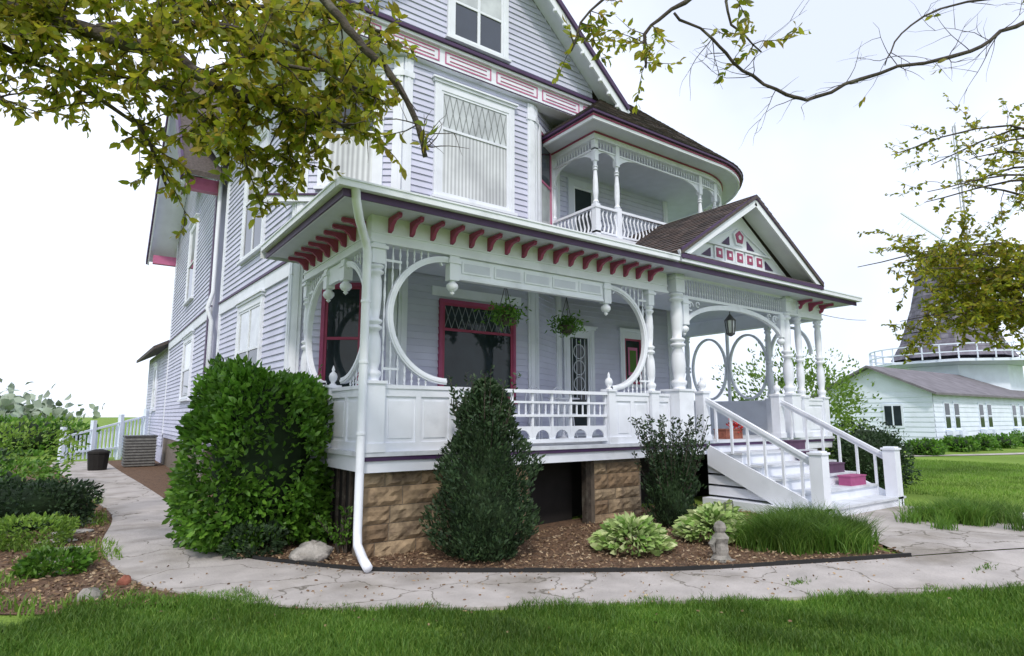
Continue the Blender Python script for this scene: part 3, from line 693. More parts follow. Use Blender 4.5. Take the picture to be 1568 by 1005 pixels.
# steps
st=H('front_steps','white');sx0,sx1=8.85,11.1
gz0=.13;nR=6;rise=(1.2-gz0)/nR;run=.335
for k in range(nR-1):
    z=gz0+rise*(k+1);y=6.66-run*(nR-k)
    ex=.18 if k==0 else 0
    box(st,sx0-ex,sx1+ex,y,6.65,z-rise+.001,z-.035);box(H('step_treads','deck'),sx0-.03-ex,sx1+.03+ex,y-.03,y+run+.02,z-.034,z)
for x in(sx0-.07,sx1+.03):
    vs=[(x,6.6,1.14),(x,6.6,.80),(x,4.95,.05),(x,4.62,.05),(x,4.62,.28)]
    st.add(vs+[(a+.04,b,c) for a,b,c in vs],cap(5))
hr=H('stair_handrails','white')
for x in(8.82,11.12):
    box(hr,x-.095,x+.095,4.62,4.81,.13,1.06);box(hr,x-.115,x+.115,4.60,4.83,1.06,1.09);box(hr,x-.08,x+.08,4.63,4.80,1.09,1.11)
    y0,z0_,y1,z1_=4.8,.96,6.6,1.90
    beam(hr,(x,y0,z0_),(x,y1,z1_),.07,.05);beam(hr,(x,y0,z0_-.06),(x,y1,z1_-.06),.035,.05)
    for k in range(6):
        t=(k+.6)/6.2;y=y0+(y1-y0)*t;z=z0_+(z1_-z0_)*t
        zb=gz0+rise*(1+int((y-4.65)/run))
        box(hr,x-.018,x+.018,y-.018,y+.018,zb-.02,z-.08)
    pedestal(x,6.68,.085,1.2,2.0,hr);finial(x,6.68,2.03,.065)
H.done(smooth=('turned_posts','spindles','finials','pendant_drops','side_downspout'))

# ------------------------------------------------------------ balcony
Bc=Group('round_balcony')
cx,cy,R0=11.3,10.3,2.0
def outline(off,n=18):
    R=R0+off;pts=[(7.95-off,9.75),(7.95-off,8.3-off)]
    pts+=[(8.6+ (cx-8.6)*k/4,8.3-off) for k in range(4)]
    for i in range(n+1):
        a=-pi/2+(pi/2)*i/n;pts.append((cx+R*cos(a),cy+R*sin(a)))
    pts.append((cx+R,11.5));return pts
def loop(part,mt,off0,off1,z0,z1):
    a=outline(off0);b=outline(off1);n=len(a);vs=[]
    for i in range(n): vs+=[(a[i][0],a[i][1],z0),(b[i][0],b[i][1],z0),(b[i][0],b[i][1],z1),(a[i][0],a[i][1],z1)]
    fs=[(4*i+k,4*i+(k+1)%4,4*i+4+(k+1)%4,4*i+4+k) for i in range(n-1) for k in range(4)]
    Bc(part,mt).add(vs,fs+[(0,1,2,3),(4*n-4,4*n-3,4*n-2,4*n-1)])
def disc(part,mt,off,z0,z1): vprism(Bc(part,mt),outline(off)+[(9.5,11.5)],z0,z1)
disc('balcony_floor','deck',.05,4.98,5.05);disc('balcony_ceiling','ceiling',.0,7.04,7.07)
a=outline(.22);b=outline(.04)
for i in range(len(a)-1): quad(Bc('skirt_base','white'),(*a[i],4.55),(*a[i+1],4.55),(*b[i+1],4.97),(*b[i],4.97))
a=outline(.24);b=outline(.05)
for i in range(len(a)-1): shingles(Bc('skirt_scales','white'),(*a[i],4.56),(*a[i+1],4.56),(*b[i+1],4.98),(*b[i],4.98),.12,.14)
loop('floor_moulding','white',0,.12,5.0,5.07);loop('bottom_rail','white',-.03,.03,5.13,5.17);loop('top_rail','white',-.045,.045,5.63,5.68)
pts=outline(0)
def walk(pts,step):
    res=[];acc=0
    for i in range(len(pts)-1):
        a=np.array(pts[i]);b=np.array(pts[i+1]);L=np.linalg.norm(b-a);t=step-acc
        while t<L: res.append(tuple(a+(b-a)*t/L));t+=step
        acc=(acc+L)%step
    return res
for x,y in walk(pts[:-1],.11):
    tube(Bc('balusters','white'),[(x,y,5.17),(x+.012,y-.02,5.28),(x,y,5.4),(x-.012,y+.02,5.52),(x,y,5.63)],[.016,.022,.013,.022,.016],6)
for x,y in walk(pts[:-1],.085):
    lathe(Bc('frieze_spindles','white'),x,y,[(.010,6.86),(.007,6.9),(.016,6.95),(.007,7.0),(.01,7.03)],5)
loop('frieze_rail','white',-.02,.02,6.83,6.86)
loop('beam','white',-.07,.07,7.03,7.13);loop('beam_line','pink',-.075,.09,7.131,7.16)
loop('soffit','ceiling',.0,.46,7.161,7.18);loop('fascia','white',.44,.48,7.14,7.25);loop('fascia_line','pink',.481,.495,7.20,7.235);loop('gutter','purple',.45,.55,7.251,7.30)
def bpost(x,y):
    s=.06;box(Bc('posts','white'),x-s,x+s,y-s,y+s,5.05,5.72)
    lathe(Bc('posts','white'),x,y,[(.05,5.72),(.065,5.75),(.04,5.80),(.055,5.95),(.05,6.2),(.035,6.4),(.06,6.42),(.035,6.45),(.06,6.48),(.035,6.51),(.04,6.6)],10)
    box(Bc('posts','white'),x-.05,x+.05,y-.05,y+.05,6.6,7.03)
bp=[(7.98,8.33),(8.55,8.31),(11.2,8.31),(11.85,8.39),(12.6,8.80),(7.98,9.6)]
for x,y in bp: bpost(x,y)
def arch(p,q,d=.3,zt=6.83):
    fr=seg(p,q);L=fr[6]
    for s in(0,1):
        w=min(L/2,.55);pl=[(0,zt),(w,zt)];k=8
        for i in range(1,k+1):
            a=pi/2*i/k;pl.append((w-w*sin(a),zt-d+d*cos(a)*.98))
        pl=[(u if s==0 else L-u,z) for u,z in pl]
        prism(Bc('spandrels','white'),fr,pl,-.012,.012)
arch(bp[5],bp[0],.35);arch(bp[0],bp[1],.25);arch(bp[1],bp[2],.35);arch(bp[2],bp[3],.25)
a=outline(.56);ap=(11.0,10.9,10.2)
for i in range(len(a)-1):
    quad(Bc('roof_deck','roofplain'),(*a[i],7.30),(*a[i+1],7.30),ap)
    shingles(Bc('roof_shingles','shingle'),(*a[i],7.305),(*a[i+1],7.305),ap,ap,.16,.22)
Bc.done(smooth=('balusters',))
Bc.root.parent=H.root

# downspout, baskets, lantern, chair ----------------------------------
dsp=Group('corner_downspout')
tube(dsp('pipe','white'),[(2.30,6.13,4.06),(2.32,6.15,3.93),(2.42,6.3,3.78),(2.60,6.55,3.62),(2.64,6.58,3.5),(2.64,6.58,.35),(2.63,6.54,.22),(2.60,6.3,.12),(2.56,6.08,.09)],.05,10)
for z in(1.4,2.2,2.9): lathe(dsp('straps','white'),2.64,6.58,[(.057,z),(.057,z+.03)],10)
dsp.done(smooth=('pipe',))
def basket(x,y,z):
    G_=Group('hanging_basket')
    lathe(G_('pot','bark'),x,y,[(.05,z-.1),(.12,z-.05),(.15,z+.05),(.14,z+.05)],12)
    for k in range(3):
        a=k*2.1;beam(G_('chains','metal'),(x+.14*cos(a),y+.14*sin(a),z+.05),(x,y,z+.55),.008,.008)
    beam(G_('chains','metal'),(x,y,z+.55),(x,y,4.0),.008,.008)
    n=420;P=rng.normal(0,1,(n,3))*np.array([.13,.13,.08])+np.array([x,y,z+.08])
    D=rng.normal(size=(n,3));D[:,2]-=.5
    leafmesh('foliage',P,D,.085,.03,'leaf_bush',G_.root);G_.done()
basket(5.32,7.6,3.10);basket(6.82,7.9,3.1)
Ln=Group('porch_lantern');x,y,dz=9.98,6.85,-.02
lathe(Ln('cap','metal'),x,y,[(.11,3.42+dz),(.03,3.52+dz),(.01,3.55+dz)],8);lathe(Ln('base','metal'),x,y,[(.02,3.12+dz),(.08,3.16+dz),(.08,3.18+dz)],8)
lathe(Ln('glass','curtain'),x,y,[(.06,3.18+dz),(.08,3.42+dz)],8)
for k in range(6):
    a=k*pi/3;beam(Ln('bars','metal'),(x+.07*cos(a),y+.07*sin(a),3.17+dz),(x+.095*cos(a),y+.095*sin(a),3.43+dz),.014,.014)
beam(Ln('chain','metal'),(x,y,3.54+dz),(x,y,4.0),.012,.012);Ln.done()
def chair(x,y):
    G_=Group('wrought_iron_chair');f_='white'
    lathe(G_('seat',f_),x,y,[(.20,1.63),(.21,1.64),(.21,1.655),(.19,1.66)],20)
    for k in range(4):
        a=pi/4+k*pi/2;tube(G_('legs',f_),[(x+.15*cos(a),y+.15*sin(a),1.63),(x+.17*cos(a),y+.17*sin(a),1.42),(x+.23*cos(a),y+.23*sin(a),1.2)],.010,6)
    fr=(x,y+.19,1,0,0,-1,0)
    ring(G_('backrest',f_),fr,0,1.86,.20,.30,0,360,.018,-.01,.01,28);ring(G_('backrest',f_),fr,0,1.86,.10,.20,0,360,.014,-.008,.008,24)
    for s in(-1,0,1): lbox(G_('backrest',f_),fr,s*.07-.006,s*.07+.006,-.006,.006,1.66,2.10-abs(s)*.04)
    G_.done()
chair(7.35,8.6);chair(6.7,8.5)
tb=Group('bistro_table');lathe(tb('top','white'),7.02,8.25,[(.28,1.90),(.29,1.91),(.28,1.925)],24);lathe(tb('stem','white'),7.02,8.25,[(.16,1.2),(.05,1.25),(.02,1.3),(.02,1.88),(.06,1.90)],12);tb.done()
def stepbox(x,y,z,mt,w=.42,d=.2,h=.12):
    G_=Group('step_planter');box(G_('box',mt),x-w/2,x+w/2,y-d/2,y+d/2,z,z+h);box(G_('rim',mt),x-w/2-.012,x+w/2+.012,y-d/2-.012,y+d/2+.012,z+h,z+h+.02);G_.done()
for k,mt in enumerate(('planter','planterdark','planterdark','planterdark')):
    z=gz0+rise*(k+2);y=6.66-run*(nR-k-1)+.15
    stepbox(10.62,y,z,mt,w=.5,h=.14)
stepbox(9.9,6.95,1.2,'brick',.5,.25,.16)
fl=empty('flower_pot');leafmesh('blooms',rng.normal(0,1,(120,3))*np.array([.08,.08,.04])+np.array([10.1,6.9,1.45]),rng.normal(size=(120,3)),.05,.04,'flower',fl)

# ------------------------------------------------------------ shrubs
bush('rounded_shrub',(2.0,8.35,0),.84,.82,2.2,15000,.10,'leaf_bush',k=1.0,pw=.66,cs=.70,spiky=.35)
def shoots(name,c,r,h,nb,nl,mt,L,root=None,wr=.4):
    root=root or empty(name);m_=M();P=[];D=[]
    for i in range(nb):
        a=random.uniform(0,2*pi);q=random.uniform(.2,1);hh=h*random.uniform(.6,1)
        pts=[(c[0]+r*q*.2*cos(a),c[1]+r*q*.2*sin(a),c[2])]
        for t in(.35,.7,1): pts.append((c[0]+r*q*t*cos(a),c[1]+r*q*t*sin(a),c[2]+hh*t))
        tube(m_,pts,[.012,.008,.006,.003],4)
        for k in range(nl):
            t=random.uniform(.25,1);P.append([c[0]+r*q*t*cos(a)+random.gauss(0,.02),c[1]+r*q*t*sin(a)+random.gauss(0,.02),c[2]+hh*t]);D.append([random.gauss(0,1),random.gauss(0,1),.8])
    m_.obj('stems','bark',root);leafmesh('shoot_foliage',P,D,L,L*wr,mt,root);return root
shoots('',(2.0,8.35,.8),.72,1.5,30,30,'leaf_bush',.09,[o for o in bpy.data.objects if o.name=='rounded_shrub'][0],.5)
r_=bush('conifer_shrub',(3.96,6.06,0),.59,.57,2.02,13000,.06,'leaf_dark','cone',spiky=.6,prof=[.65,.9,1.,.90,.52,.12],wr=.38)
shoots('',(3.96,6.06,.5),.46,1.65,44,64,'leaf_dark',.065,r_)
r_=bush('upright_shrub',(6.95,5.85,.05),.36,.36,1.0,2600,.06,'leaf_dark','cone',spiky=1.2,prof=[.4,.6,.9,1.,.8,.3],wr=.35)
shoots('',(6.95,5.85,.05),.62,1.6,60,75,'leaf_dark',.06,r_)
shoots('boxwood_shrub',(2.75,7.2,0),.4,.6,10,30,'leaf_bush',.06)
bush('low_shrub',(1.85,7.7,0),.32,.25,.35,1200,.06,'leaf_dark',core=False)
bush('dark_shrub',(13.4,6.1,.12),.75,.6,1.1,4000,.07,'leaf_dark')
bush('dark_shrub',(14.8,6.8,.12),.8,.8,1.25,4000,.07,'leaf_dark',k=2)
bush('light_shrub',(15.3,8.6,.1),1.7,1.5,3.0,5500,.10,'leaf_light',core=False,k=2)
bush('light_shrub',(13.9,7.3,.1),.7,.7,2.0,2000,.09,'leaf_light',core=False,k=2)
bush('low_shrub',(-.35,11.6,0),.8,.75,.65,4000,.07,'leaf_dark')
bush('low_shrub',(-1.5,12.8,0),1.2,1.0,.95,4000,.08,'leaf_bush',k=2)
bush('low_shrub',(-3.0,16,0),2.,1.5,1.2,4000,.11,'leaf_dark',k=.5)
bush('flowering_shrub',(-1.6,18,0),1.5,1.3,1.45,2600,.11,'leaf_light',k=2,core=False)
bush('low_shrub',(-6,21,0),3.5,1.5,1.5,4500,.14,'leaf_bush',k=1.5)
for i in range(6): bush('hedge_shrub',(-1.5-3.4*i,33+1.6*i,0),2.4,1.4,1.5+.3*sin(i*2),1500,.22,'leaf_dark' if i%2 else 'leaf_bush',k=1+.3*i)
bush('low_shrub',(-.3,9.9,0),.45,.4,.35,1600,.06,'leaf_light',core=False)
bush('low_shrub',(.0,8.1,0),.28,.28,.2,900,.07,'leaf_bush',core=False)
for i,(x,y) in enumerate([(27,9.6),(31,9.8),(33,9.7),(36,9.8),(39,9.6)]):
    bush('foundation_shrub',(x,y+.6,.13),.7,.6,.55,900,.14,'leaf_bush',k=i)
def hosta(c,r,n):
    root=empty('hosta_plant');P=[];D=[];Ls=[]
    for i in range(n):
        a=random.uniform(0,2*pi);q=sqrt(random.random());e=1-q*.75
        P.append([c[0]+r*q*.75*cos(a),c[1]+r*q*.75*sin(a),c[2]+.08+.22*(1-q*q)+random.uniform(-.03,.03)])
        D.append([cos(a)*(.5+q),sin(a)*(.5+q),e*.9-.1]);Ls.append(random.uniform(.10,.19))
    Ls=np.array(Ls);leafmesh('leaves',P,D,Ls,Ls*.45,'hosta',root)
hosta((5.55,5.3,.01),.5,700);hosta((6.75,5.05,.04),.5,700);hosta((7.35,5.35,.05),.3,250)
def tufts(name,cs,sp,nb,h,mt):
    Ps=[];Hs=[];Ds=[]
    for (x,y) in cs:
        hh=h*random.uniform(.65,1.1);q=rng.normal(0,sp,(nb,2));Ps.append(q+np.array([x,y]));Hs.append(hh*rng.uniform(.55,1.,nb))
    P=np.concatenate(Ps);Hs=np.concatenate(Hs);blades(name,np.c_[P,gv(P[:,0])],Hs,.005,1.0,mt)
poly=[(6.5,4.1),(7.3,3.45),(7.7,3.6),(8.3,4.3),(7.7,4.65),(6.7,4.55)]
cs=[]
while len(cs)<75:
    p=(random.uniform(6.3,8.5),random.uniform(3.2,4.9))
    if inpoly(np.array([p]),poly)[0]: cs.append(p)
tufts('ornamental_grass',cs,.07,170,.44,'grassblade')
cs=[(random.gauss(0,1),random.gauss(0,1)) for _ in range(48)]
cs=[(10.35+.42*a+.1*b,3.5-.12*a+.2*b) for a,b in cs]
tufts('ornamental_grass',cs,.07,130,.36,'grassblade')
def rock(name,c,s,seed,mt='rock',parent=None):
    random.seed(seed);m_=M();N1,N2=8,12;vs=[]
    ph=[random.uniform(0,6) for _ in range(6)]
    for i in range(N1+1):
        t=pi*i/N1
        for j in range(N2):
            a=2*pi*j/N2;r=1+.14*sin(3*a+ph[0]+2*t)+.12*sin(5*a+ph[1])*sin(3*t+ph[2])+.08*sin(7*t+ph[3]+4*a)
            vs.append((c[0]+s[0]*r*sin(t)*cos(a),c[1]+s[1]*r*sin(t)*sin(a),c[2]+s[2]*r*cos(t)))
    m_.add(vs,rings(N1+1,N2));return m_.obj(name,mt,parent,smooth=True)
rock('garden_rock',(2.28,7.0,.10),(.22,.16,.12),1);rock('garden_rock',(.25,6.75,.03),(.10,.08,.07),2);rock('garden_rock',(.55,7.15,.03),(.06,.05,.06),3,'brick')
rock('garden_rock',(1.75,8.0,.03),(.1,.1,.07),5);rock('garden_rock',(1.62,8.3,.03),(.09,.1,.06),6)
for i,(x,y,s) in enumerate([(.1,9.3,.25),(-.02,10.0,.22),(.12,10.7,.25),(.0,8.7,.2),(.2,11.4,.22)]):
    rock('stepping_stone',(x,y,.02),(s,s*.8,.02),20+i)
sg=Group('stone_figure')
lathe(sg('body','rock'),5.95,4.35,[(.10,.02),(.11,.06),(.08,.10),(.085,.16),(.075,.22),(.095,.28),(.06,.32),(.05,.335),(.065,.36),(.07,.39),(.055,.43),(.02,.455)],10)
box(sg('plinth','rock'),5.84,6.06,4.24,4.46,.0,.05)
for s in(-1,1): tube(sg('wings','rock'),[(5.95+s*.08,4.36,.28),(5.95+s*.12,4.38,.22),(5.95+s*.09,4.37,.13)],[.03,.035,.015],6)
sg.done()
hk=Group('iron_garden_stake')
for dx in(0,.16): tube(hk('stake','metal'),[(6.9+dx,4.95,.05),(6.9+dx,4.95,.52)],.006,5)
tube(hk('stake','metal'),[(6.9,4.95,.5),(7.06,4.95,.5)],.006,5);hk.done()
ac=Group('air_conditioner')
box(ac('body','ac'),1.45,2.3,23.0,23.9,.05,.95);box(ac('top','metal'),1.42,2.33,22.97,23.93,.951,1.0)
for k in range(9): box(ac('louvres','metal'),1.43,2.32,22.98,23.92,.12+k*.09,.14+k*.09)
ac.done()
bn=Group('trash_bin');lathe(bn('body','dark'),.75,22.3,[(.24,.03),(.28,.5),(.26,.52)],12);lathe(bn('lid','dark'),.75,22.3,[(.30,.521),(.28,.58),(.1,.64)],12);bn.done()
fn=Group('white_gate_fence');fr=seg((-.2,26.5),(2.5,28.6))
for k in range(22):
    u=k*.155;hgt=.95+.75*max(0,(k-6))/16.
    lbox(fn('pickets','farwhite'),fr,u,u+.06,0,.03,.1,hgt)
for u in(0,1.1,2.2,3.3): lbox(fn('posts','farwhite'),fr,u-.07,u+.07,-.05,.09,0,1.25+.2*u)
beam(fn('rails','farwhite'),T(fr,0,.05,.9),T(fr,3.4,.05,1.65),.05,.07);beam(fn('rails','farwhite'),T(fr,0,.05,.35),T(fr,3.4,.05,.5),.05,.07)
fn.done()

# ------------------------------------------------------------ far buildings
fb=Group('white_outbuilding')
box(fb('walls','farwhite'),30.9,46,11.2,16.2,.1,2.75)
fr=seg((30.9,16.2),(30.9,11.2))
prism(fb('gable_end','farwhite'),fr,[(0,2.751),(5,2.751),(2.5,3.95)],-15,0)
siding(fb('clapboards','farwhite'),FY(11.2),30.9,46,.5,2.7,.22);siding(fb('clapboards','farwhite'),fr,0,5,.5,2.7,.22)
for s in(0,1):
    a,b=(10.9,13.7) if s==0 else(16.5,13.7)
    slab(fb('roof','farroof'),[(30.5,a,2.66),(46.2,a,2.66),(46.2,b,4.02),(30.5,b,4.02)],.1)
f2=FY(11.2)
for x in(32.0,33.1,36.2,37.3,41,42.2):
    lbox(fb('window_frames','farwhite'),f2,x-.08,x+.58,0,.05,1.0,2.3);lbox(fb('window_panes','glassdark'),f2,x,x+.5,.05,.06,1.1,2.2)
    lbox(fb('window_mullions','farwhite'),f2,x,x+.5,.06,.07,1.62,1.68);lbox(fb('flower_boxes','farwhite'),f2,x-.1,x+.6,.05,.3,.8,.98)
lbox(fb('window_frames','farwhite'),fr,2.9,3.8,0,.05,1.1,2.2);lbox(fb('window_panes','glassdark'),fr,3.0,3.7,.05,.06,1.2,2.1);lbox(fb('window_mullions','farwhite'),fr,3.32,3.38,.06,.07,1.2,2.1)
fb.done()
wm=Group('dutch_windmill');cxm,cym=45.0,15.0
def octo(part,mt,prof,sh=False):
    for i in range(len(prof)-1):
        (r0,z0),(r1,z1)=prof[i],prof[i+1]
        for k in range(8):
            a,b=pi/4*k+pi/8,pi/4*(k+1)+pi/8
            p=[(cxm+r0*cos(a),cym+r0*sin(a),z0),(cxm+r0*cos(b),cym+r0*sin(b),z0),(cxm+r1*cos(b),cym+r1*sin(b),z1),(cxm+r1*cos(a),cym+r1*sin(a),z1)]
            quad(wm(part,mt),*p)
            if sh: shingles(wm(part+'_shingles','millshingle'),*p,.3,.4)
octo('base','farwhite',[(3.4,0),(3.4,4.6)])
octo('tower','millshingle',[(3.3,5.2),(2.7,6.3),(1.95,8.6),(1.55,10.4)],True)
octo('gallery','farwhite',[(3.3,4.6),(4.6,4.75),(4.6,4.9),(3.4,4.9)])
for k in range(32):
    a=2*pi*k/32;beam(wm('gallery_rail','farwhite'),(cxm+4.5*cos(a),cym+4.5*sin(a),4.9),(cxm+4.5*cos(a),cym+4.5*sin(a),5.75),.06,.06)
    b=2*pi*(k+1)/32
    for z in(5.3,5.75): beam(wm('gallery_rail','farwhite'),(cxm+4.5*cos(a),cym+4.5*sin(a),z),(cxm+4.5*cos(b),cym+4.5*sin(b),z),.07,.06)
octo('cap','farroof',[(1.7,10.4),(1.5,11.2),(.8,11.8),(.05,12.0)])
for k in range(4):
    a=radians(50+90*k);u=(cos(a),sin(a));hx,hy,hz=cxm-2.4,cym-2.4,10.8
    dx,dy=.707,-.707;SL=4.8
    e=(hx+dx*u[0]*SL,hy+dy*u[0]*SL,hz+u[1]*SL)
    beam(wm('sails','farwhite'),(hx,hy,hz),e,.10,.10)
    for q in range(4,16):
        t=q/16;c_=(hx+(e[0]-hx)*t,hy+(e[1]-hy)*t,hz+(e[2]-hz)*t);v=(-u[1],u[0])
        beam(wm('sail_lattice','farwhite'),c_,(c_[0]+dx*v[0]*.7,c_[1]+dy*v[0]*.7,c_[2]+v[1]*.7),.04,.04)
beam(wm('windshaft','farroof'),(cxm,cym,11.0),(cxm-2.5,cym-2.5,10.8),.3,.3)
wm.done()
tw=Group('radio_mast');bx,by=78,23.5
for k in range(3):
    a=2*pi*k/3;beam(tw('legs','mast'),(bx+.3*cos(a),by+.3*sin(a),0),(bx+.15*cos(a),by+.15*sin(a),34),.08,.08)
for i in range(44):
    z=i*.78;a=2*pi*(i%3)/3;b=2*pi*((i+1)%3)/3
    beam(tw('lattice','mast'),(bx+.25*cos(a),by+.25*sin(a),z),(bx+.25*cos(b),by+.25*sin(b),z+.75),.05,.05)
tw.done()
pw_=Group('power_line');pts=[]
for i in range(21):
    t=i/20;pts.append((13+29*t,9.6+9*t,5.3+2.6*t-1.2*4*t*(1-t)*.3))
tube(pw_('wire','metal'),pts,.015,4);pw_.done()
root=empty('distant_tree_line');P=[]
arr=[(random.uniform(-60,-2),random.uniform(80,110),6,random.uniform(3,5),260) for _ in range(40)]
arr+=[(random.uniform(90,170),random.uniform(10,60),6,random.uniform(3,6),150) for _ in range(26)]
for (x,y,r,h,n) in arr:
    q=rng.normal(0,.45,(n,3));P.append(np.stack([x+r*q[:,0],y+r*q[:,1],np.abs(h*.45+h*.5*q[:,2])],1))
P=np.concatenate(P);leafmesh('foliage',P,rng.normal(size=P.shape),1.1,.8,'haze',root)

# ------------------------------------------------------------ overhanging trees
def RD(r,d,z): return np.array([d*.582+r*.813,d*.813-r*.582,z])
class Tree:
    def __init__(s,name): s.root=empty(name);s.w=M();s.P=[];s.D=[]
    def limb(s,pts,r0,r1,n=8):
        pts=[np.array(p,float) for p in pts];o=[]
        for i in range(len(pts)-1):
            for t in(0,.25,.5,.75):
                p0=pts[max(0,i-1)];p1=pts[i];p2=pts[i+1];p3=pts[min(len(pts)-1,i+2)]
                o.append(.5*((2*p1)+(-p0+p2)*t+(2*p0-5*p1+4*p2-p3)*t*t+(-p0+3*p1-3*p2+p3)*t**3)+np.array([random.gauss(0,1) for _ in range(3)])*max(r0,.05)*.2)
        o.append(pts[-1]);k=len(o)
        rr=[(r0+(r1-r0)*i/(k-1))*(1+random.uniform(-.12,.18)) for i in range(k)]
        tube(s.w,o,rr,n);return o
    def twig(s,p,d,L,r=.008,leaf=.6,depth=1,droop=.25,gap=.035):
        p=np.array(p,float);d=np.array(d,float);d/=np.linalg.norm(d);pts=[p.copy()];n=max(4,int(L/.08))
        for i in range(n):
            d=d+np.array([random.gauss(0,.16) for _ in range(3)]);d[2]-=droop*.12;d/=np.linalg.norm(d)
            p=p+d*L/n;pts.append(p.copy())
            if depth>0 and random.random()<.35:
                e=d+np.array([random.gauss(0,.8) for _ in range(3)]);s.twig(p,e,L*random.uniform(.35,.6),r*.6,leaf,depth-1,droop,gap)
            if random.random()<leaf:
                for k in range(int(L/n/gap)+1):
                    q=p-d*random.random()*L/n;e=d*.5+np.array([random.gauss(0,.7),random.gauss(0,.7),random.gauss(-.35,.5)])
                    s.P.append(q);s.D.append(e)
        tube(s.w,pts,[r*(1-.75*i/n) for i in range(n+1)],4)
    def sprout(s,limb,n,t0,t1,L0,L1,leaf,droop=.3,depth=1,bias=(0,0,-.2),gap=.035,r=.009):
        for i in range(n):
            t=random.uniform(t0,t1);p=limb[int(t*(len(limb)-1))]
            d=np.array([random.gauss(0,1),random.gauss(0,1),random.gauss(0,.7)])+np.array(bias)
            s.twig(p,d,random.uniform(L0,L1),r,leaf,depth,droop,gap)
    def done(s,mt,L,wr=.42):
        s.w.obj('trunk_and_branches','bark',s.root,smooth=True)
        n=len(s.P);Ln=L*rng.uniform(.55,1.25,n);leafmesh('foliage',s.P,s.D,Ln,Ln*wr,mt,s.root)
random.seed(11)
tr=Tree('overhanging_tree')
tr.limb([RD(-7.2,4.4,0),RD(-7.1,4.4,2),RD(-6.9,4.5,4.0),RD(-6.8,4.5,6.5),RD(-6.4,4.5,9)],.33,.14,12)
m1=tr.limb([RD(-6.95,4.5,3.9),RD(-5.6,4.55,4.75),RD(-4.3,4.57,4.95),RD(-3.67,4.6,4.83),RD(-2.76,4.63,4.48),RD(-2.33,4.66,4.24),RD(-1.85,4.7,4.11),RD(-1.3,4.75,4.02)],.105,.016)
m2=tr.limb([RD(-6.6,4.5,6.2),RD(-4.2,4.2,6.5),RD(-2.2,4.05,5.6),RD(-1.45,4.1,4.75),RD(-1.15,4.15,4.36),RD(-.89,4.18,4.10),RD(-.70,4.23,3.74),RD(-.64,4.27,3.50)],.045,.016)
m3=tr.limb([RD(-4.8,4.55,4.9),RD(-4.0,5.0,4.6),RD(-3.4,5.2,4.2),RD(-3.2,5.4,3.7)],.03,.01)
m4=tr.limb([RD(-3.4,4.6,4.75),RD(-2.7,4.9,5.0),RD(-1.9,5.1,4.9),RD(-1.3,5.2,4.5)],.035,.01)
m5=tr.limb([RD(-5.2,4.5,4.8),RD(-4.4,4.4,4.3),RD(-3.9,4.4,4.0)],.02,.006)
m6=tr.limb([RD(-6.4,4.5,5.8),RD(-4.6,4.9,5.6),RD(-3.2,5.1,5.4),RD(-2.0,5.2,5.35),RD(-1.2,5.3,5.2)],.05,.012)
m7=tr.limb([RD(-2.5,4.65,4.35),RD(-2.1,4.5,4.45),RD(-1.5,4.5,4.3),RD(-1.0,4.5,4.05)],.02,.008)
m8=tr.limb([RD(-4.9,4.6,5.2),RD(-3.9,4.9,4.7),RD(-2.8,5.0,4.35),RD(-2.3,5.1,3.9)],.025,.008)
S_=tr.sprout
S_(m1,62,.28,1,.3,.75,.95,gap=.020);S_(m6,54,.25,1,.35,.8,.95,gap=.020);S_(m4,34,.15,1,.3,.65,.95,gap=.020);S_(m3,22,.2,1,.3,.6,.9,gap=.022)
S_(m7,20,.2,1,.25,.5,.95,gap=.020);S_(m8,30,.15,1,.3,.6,.95,gap=.022);S_(m5,8,.2,1,.3,.5,.5)
S_(m2,8,.4,.75,.25,.5,.5);S_(m2,8,.86,1,.25,.5,.12,.1,1,(.6,-.4,.1),r=.006)
tr.done('leaf_tree',.10,.46)
tr=Tree('overhanging_tree')
tr.limb([RD(8.3,5.6,0),RD(8.2,5.6,3),RD(8.0,5.6,6),RD(7.6,5.6,9)],.28,.12,12)
b1=tr.limb([RD(8.05,5.6,5.4),RD(6.2,5.6,5.9),RD(5.05,5.6,5.48),RD(4.55,5.6,5.2),RD(3.64,5.6,4.98),RD(3.0,5.6,4.72),RD(2.71,5.6,4.74),RD(2.29,5.6,5.0),RD(1.97,5.55,5.3),RD(1.6,5.5,5.55)],.022,.012)
b2=tr.limb([RD(7.9,5.6,6.8),RD(5,5.5,7.0),RD(2.8,5.4,6.3),RD(1.7,5.4,5.6),RD(1.3,5.4,5.25),RD(1.28,5.4,4.9)],.04,.010)
b3=tr.limb([RD(2.8,5.4,6.3),RD(2.2,5.2,5.7),RD(2.0,5.2,5.35),RD(2.35,5.3,5.0)],.02,.007)
b4=tr.limb([RD(3.5,5.4,6.6),RD(1.5,5.2,5.9),RD(.75,5.2,5.35),RD(.55,5.2,4.95)],.02,.006)
b5=tr.limb([RD(6.2,5.6,5.9),RD(4.6,5.6,5.75),RD(3.9,5.6,5.4),RD(3.7,5.6,5.05)],.012,.006)
S_=tr.sprout
S_(b1,26,.25,.95,.3,.8,.02,.0,r=.005);S_(b2,9,.75,1,.3,.55,.75,gap=.035,r=.006);S_(b3,8,.25,1,.25,.5,.7,gap=.035,r=.006)
S_(b4,9,.65,1,.25,.45,.75,gap=.035,r=.006);S_(b5,8,.3,1,.3,.6,.05,.0,r=.004)
tr.done('leaf_tree',.09,.46)
tr=Tree('sparse_yard_tree')
tr.limb([RD(14.5,13.5,0),RD(14.4,13.5,2.5),RD(14.0,13.5,5),RD(13.6,13.5,9)],.3,.1,10)
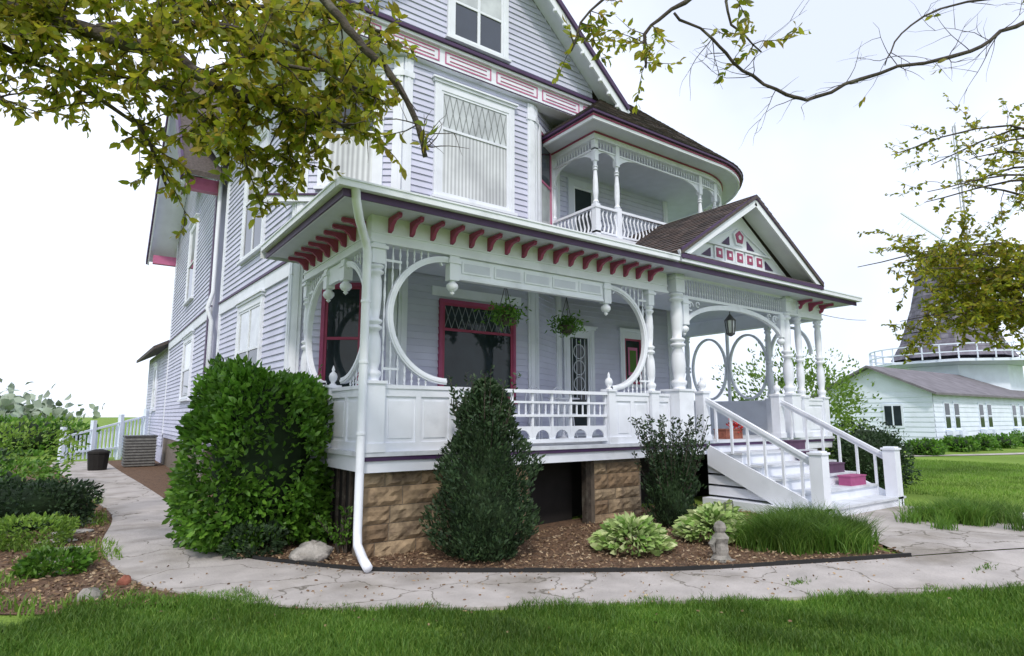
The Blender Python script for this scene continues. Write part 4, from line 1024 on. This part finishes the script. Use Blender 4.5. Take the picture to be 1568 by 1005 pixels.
for k in range(26):
    lowr=k<17
    z=random.uniform(3.4,5.4) if lowr else random.uniform(5.6,8.4);rr=random.uniform(8.4,10.6) if lowr else random.uniform(9.2,11.2)
    lb=tr.limb([RD(14.2,13.5,z*.8+.6),RD((14+rr)/2,13.5+random.uniform(-.8,.8),z+.3),RD(rr,13.5+random.uniform(-1.5,1.5),z)],.045,.008,6)
    for i in range(15 if lowr else 8):
        p=lb[int(random.uniform(.35,1)*(len(lb)-1))]
        tr.twig(p,(random.gauss(0,1),random.gauss(0,1),random.gauss(.1,.7)),random.uniform(.5,1.1),.009,.85 if lowr else .5,1,.2,.04)
tr.done('leaf_tree',.12,.5)
tr=Tree('sparse_yard_tree')
tr.limb([(-9.5,22,0),(-9.4,22,3),(-9.2,22,6)],.2,.08,8)
for k in range(7):
    lb=tr.limb([(-9.4,22,2+.5*k),(-8,21.5,2.6+.45*k),(-6.2,20.8,2.6+.4*k)],.05,.01,5)
    for i in range(5): tr.twig(lb[int(random.uniform(.4,1)*(len(lb)-1))],(random.gauss(.4,1),random.gauss(0,1),random.gauss(.1,.6)),random.uniform(.5,1.),.01,.25,1,.2,.06)
tr.done('leaf_light',.12)

# ------------------------------------------------------------ world, sun, camera
w=bpy.data.worlds.new('World');scene.world=w;w.use_nodes=True;nt=w.node_tree;N=nt.nodes;L=nt.links
bg=N['Background'];sky=N.new('ShaderNodeTexSky');sky.sky_type='NISHITA';sky.sun_disc=False
EL=48;az=radians(-125)
sky.sun_elevation=radians(EL);sky.sun_rotation=radians(90)-az;sky.dust_density=3;sky.air_density=1.0
tc=N.new('ShaderNodeTexCoord');nz=N.new('ShaderNodeTexNoise');nz.inputs['Scale'].default_value=1.6;nz.inputs['Detail'].default_value=5
L.new(tc.outputs['Generated'],nz.inputs['Vector'])
mr=N.new('ShaderNodeMapRange');mr.inputs['From Min'].default_value=.35;mr.inputs['From Max'].default_value=.65;mr.inputs['To Min'].default_value=.62;mr.inputs['To Max'].default_value=.95
L.new(nz.outputs['Fac'],mr.inputs['Value'])
mx=N.new('ShaderNodeMix');mx.data_type='RGBA';L.new(mr.outputs['Result'],mx.inputs['Factor'])
L.new(sky.outputs[0],mx.inputs[6]);mx.inputs[7].default_value=(9.0,9.6,11.2,1)
L.new(mx.outputs[2],bg.inputs['Color']);bg.inputs['Strength'].default_value=.14
sd=bpy.data.lights.new('sun','SUN');sd.energy=2.0;sd.angle=radians(5);sd.color=(1,.93,.84)
so=bpy.data.objects.new('sun',sd);COL.objects.link(so);so.location=(20,10,30)
dirv=Vector((cos(az)*cos(radians(EL)),sin(az)*cos(radians(EL)),sin(radians(EL))))
so.rotation_euler=dirv.to_track_quat('Z','Y').to_euler()
cd=bpy.data.cameras.new('camera');cd.sensor_width=36;cd.lens=36*932/1568;cd.clip_end=6000;cd.clip_start=.05
co=bpy.data.objects.new('camera',cd);COL.objects.link(co);co.location=(0,0,1.6)
co.rotation_euler=(radians(98.3),0,radians(-35.6));scene.camera=co
scene.view_settings.view_transform='Standard';scene.view_settings.look='None';scene.view_settings.exposure=0
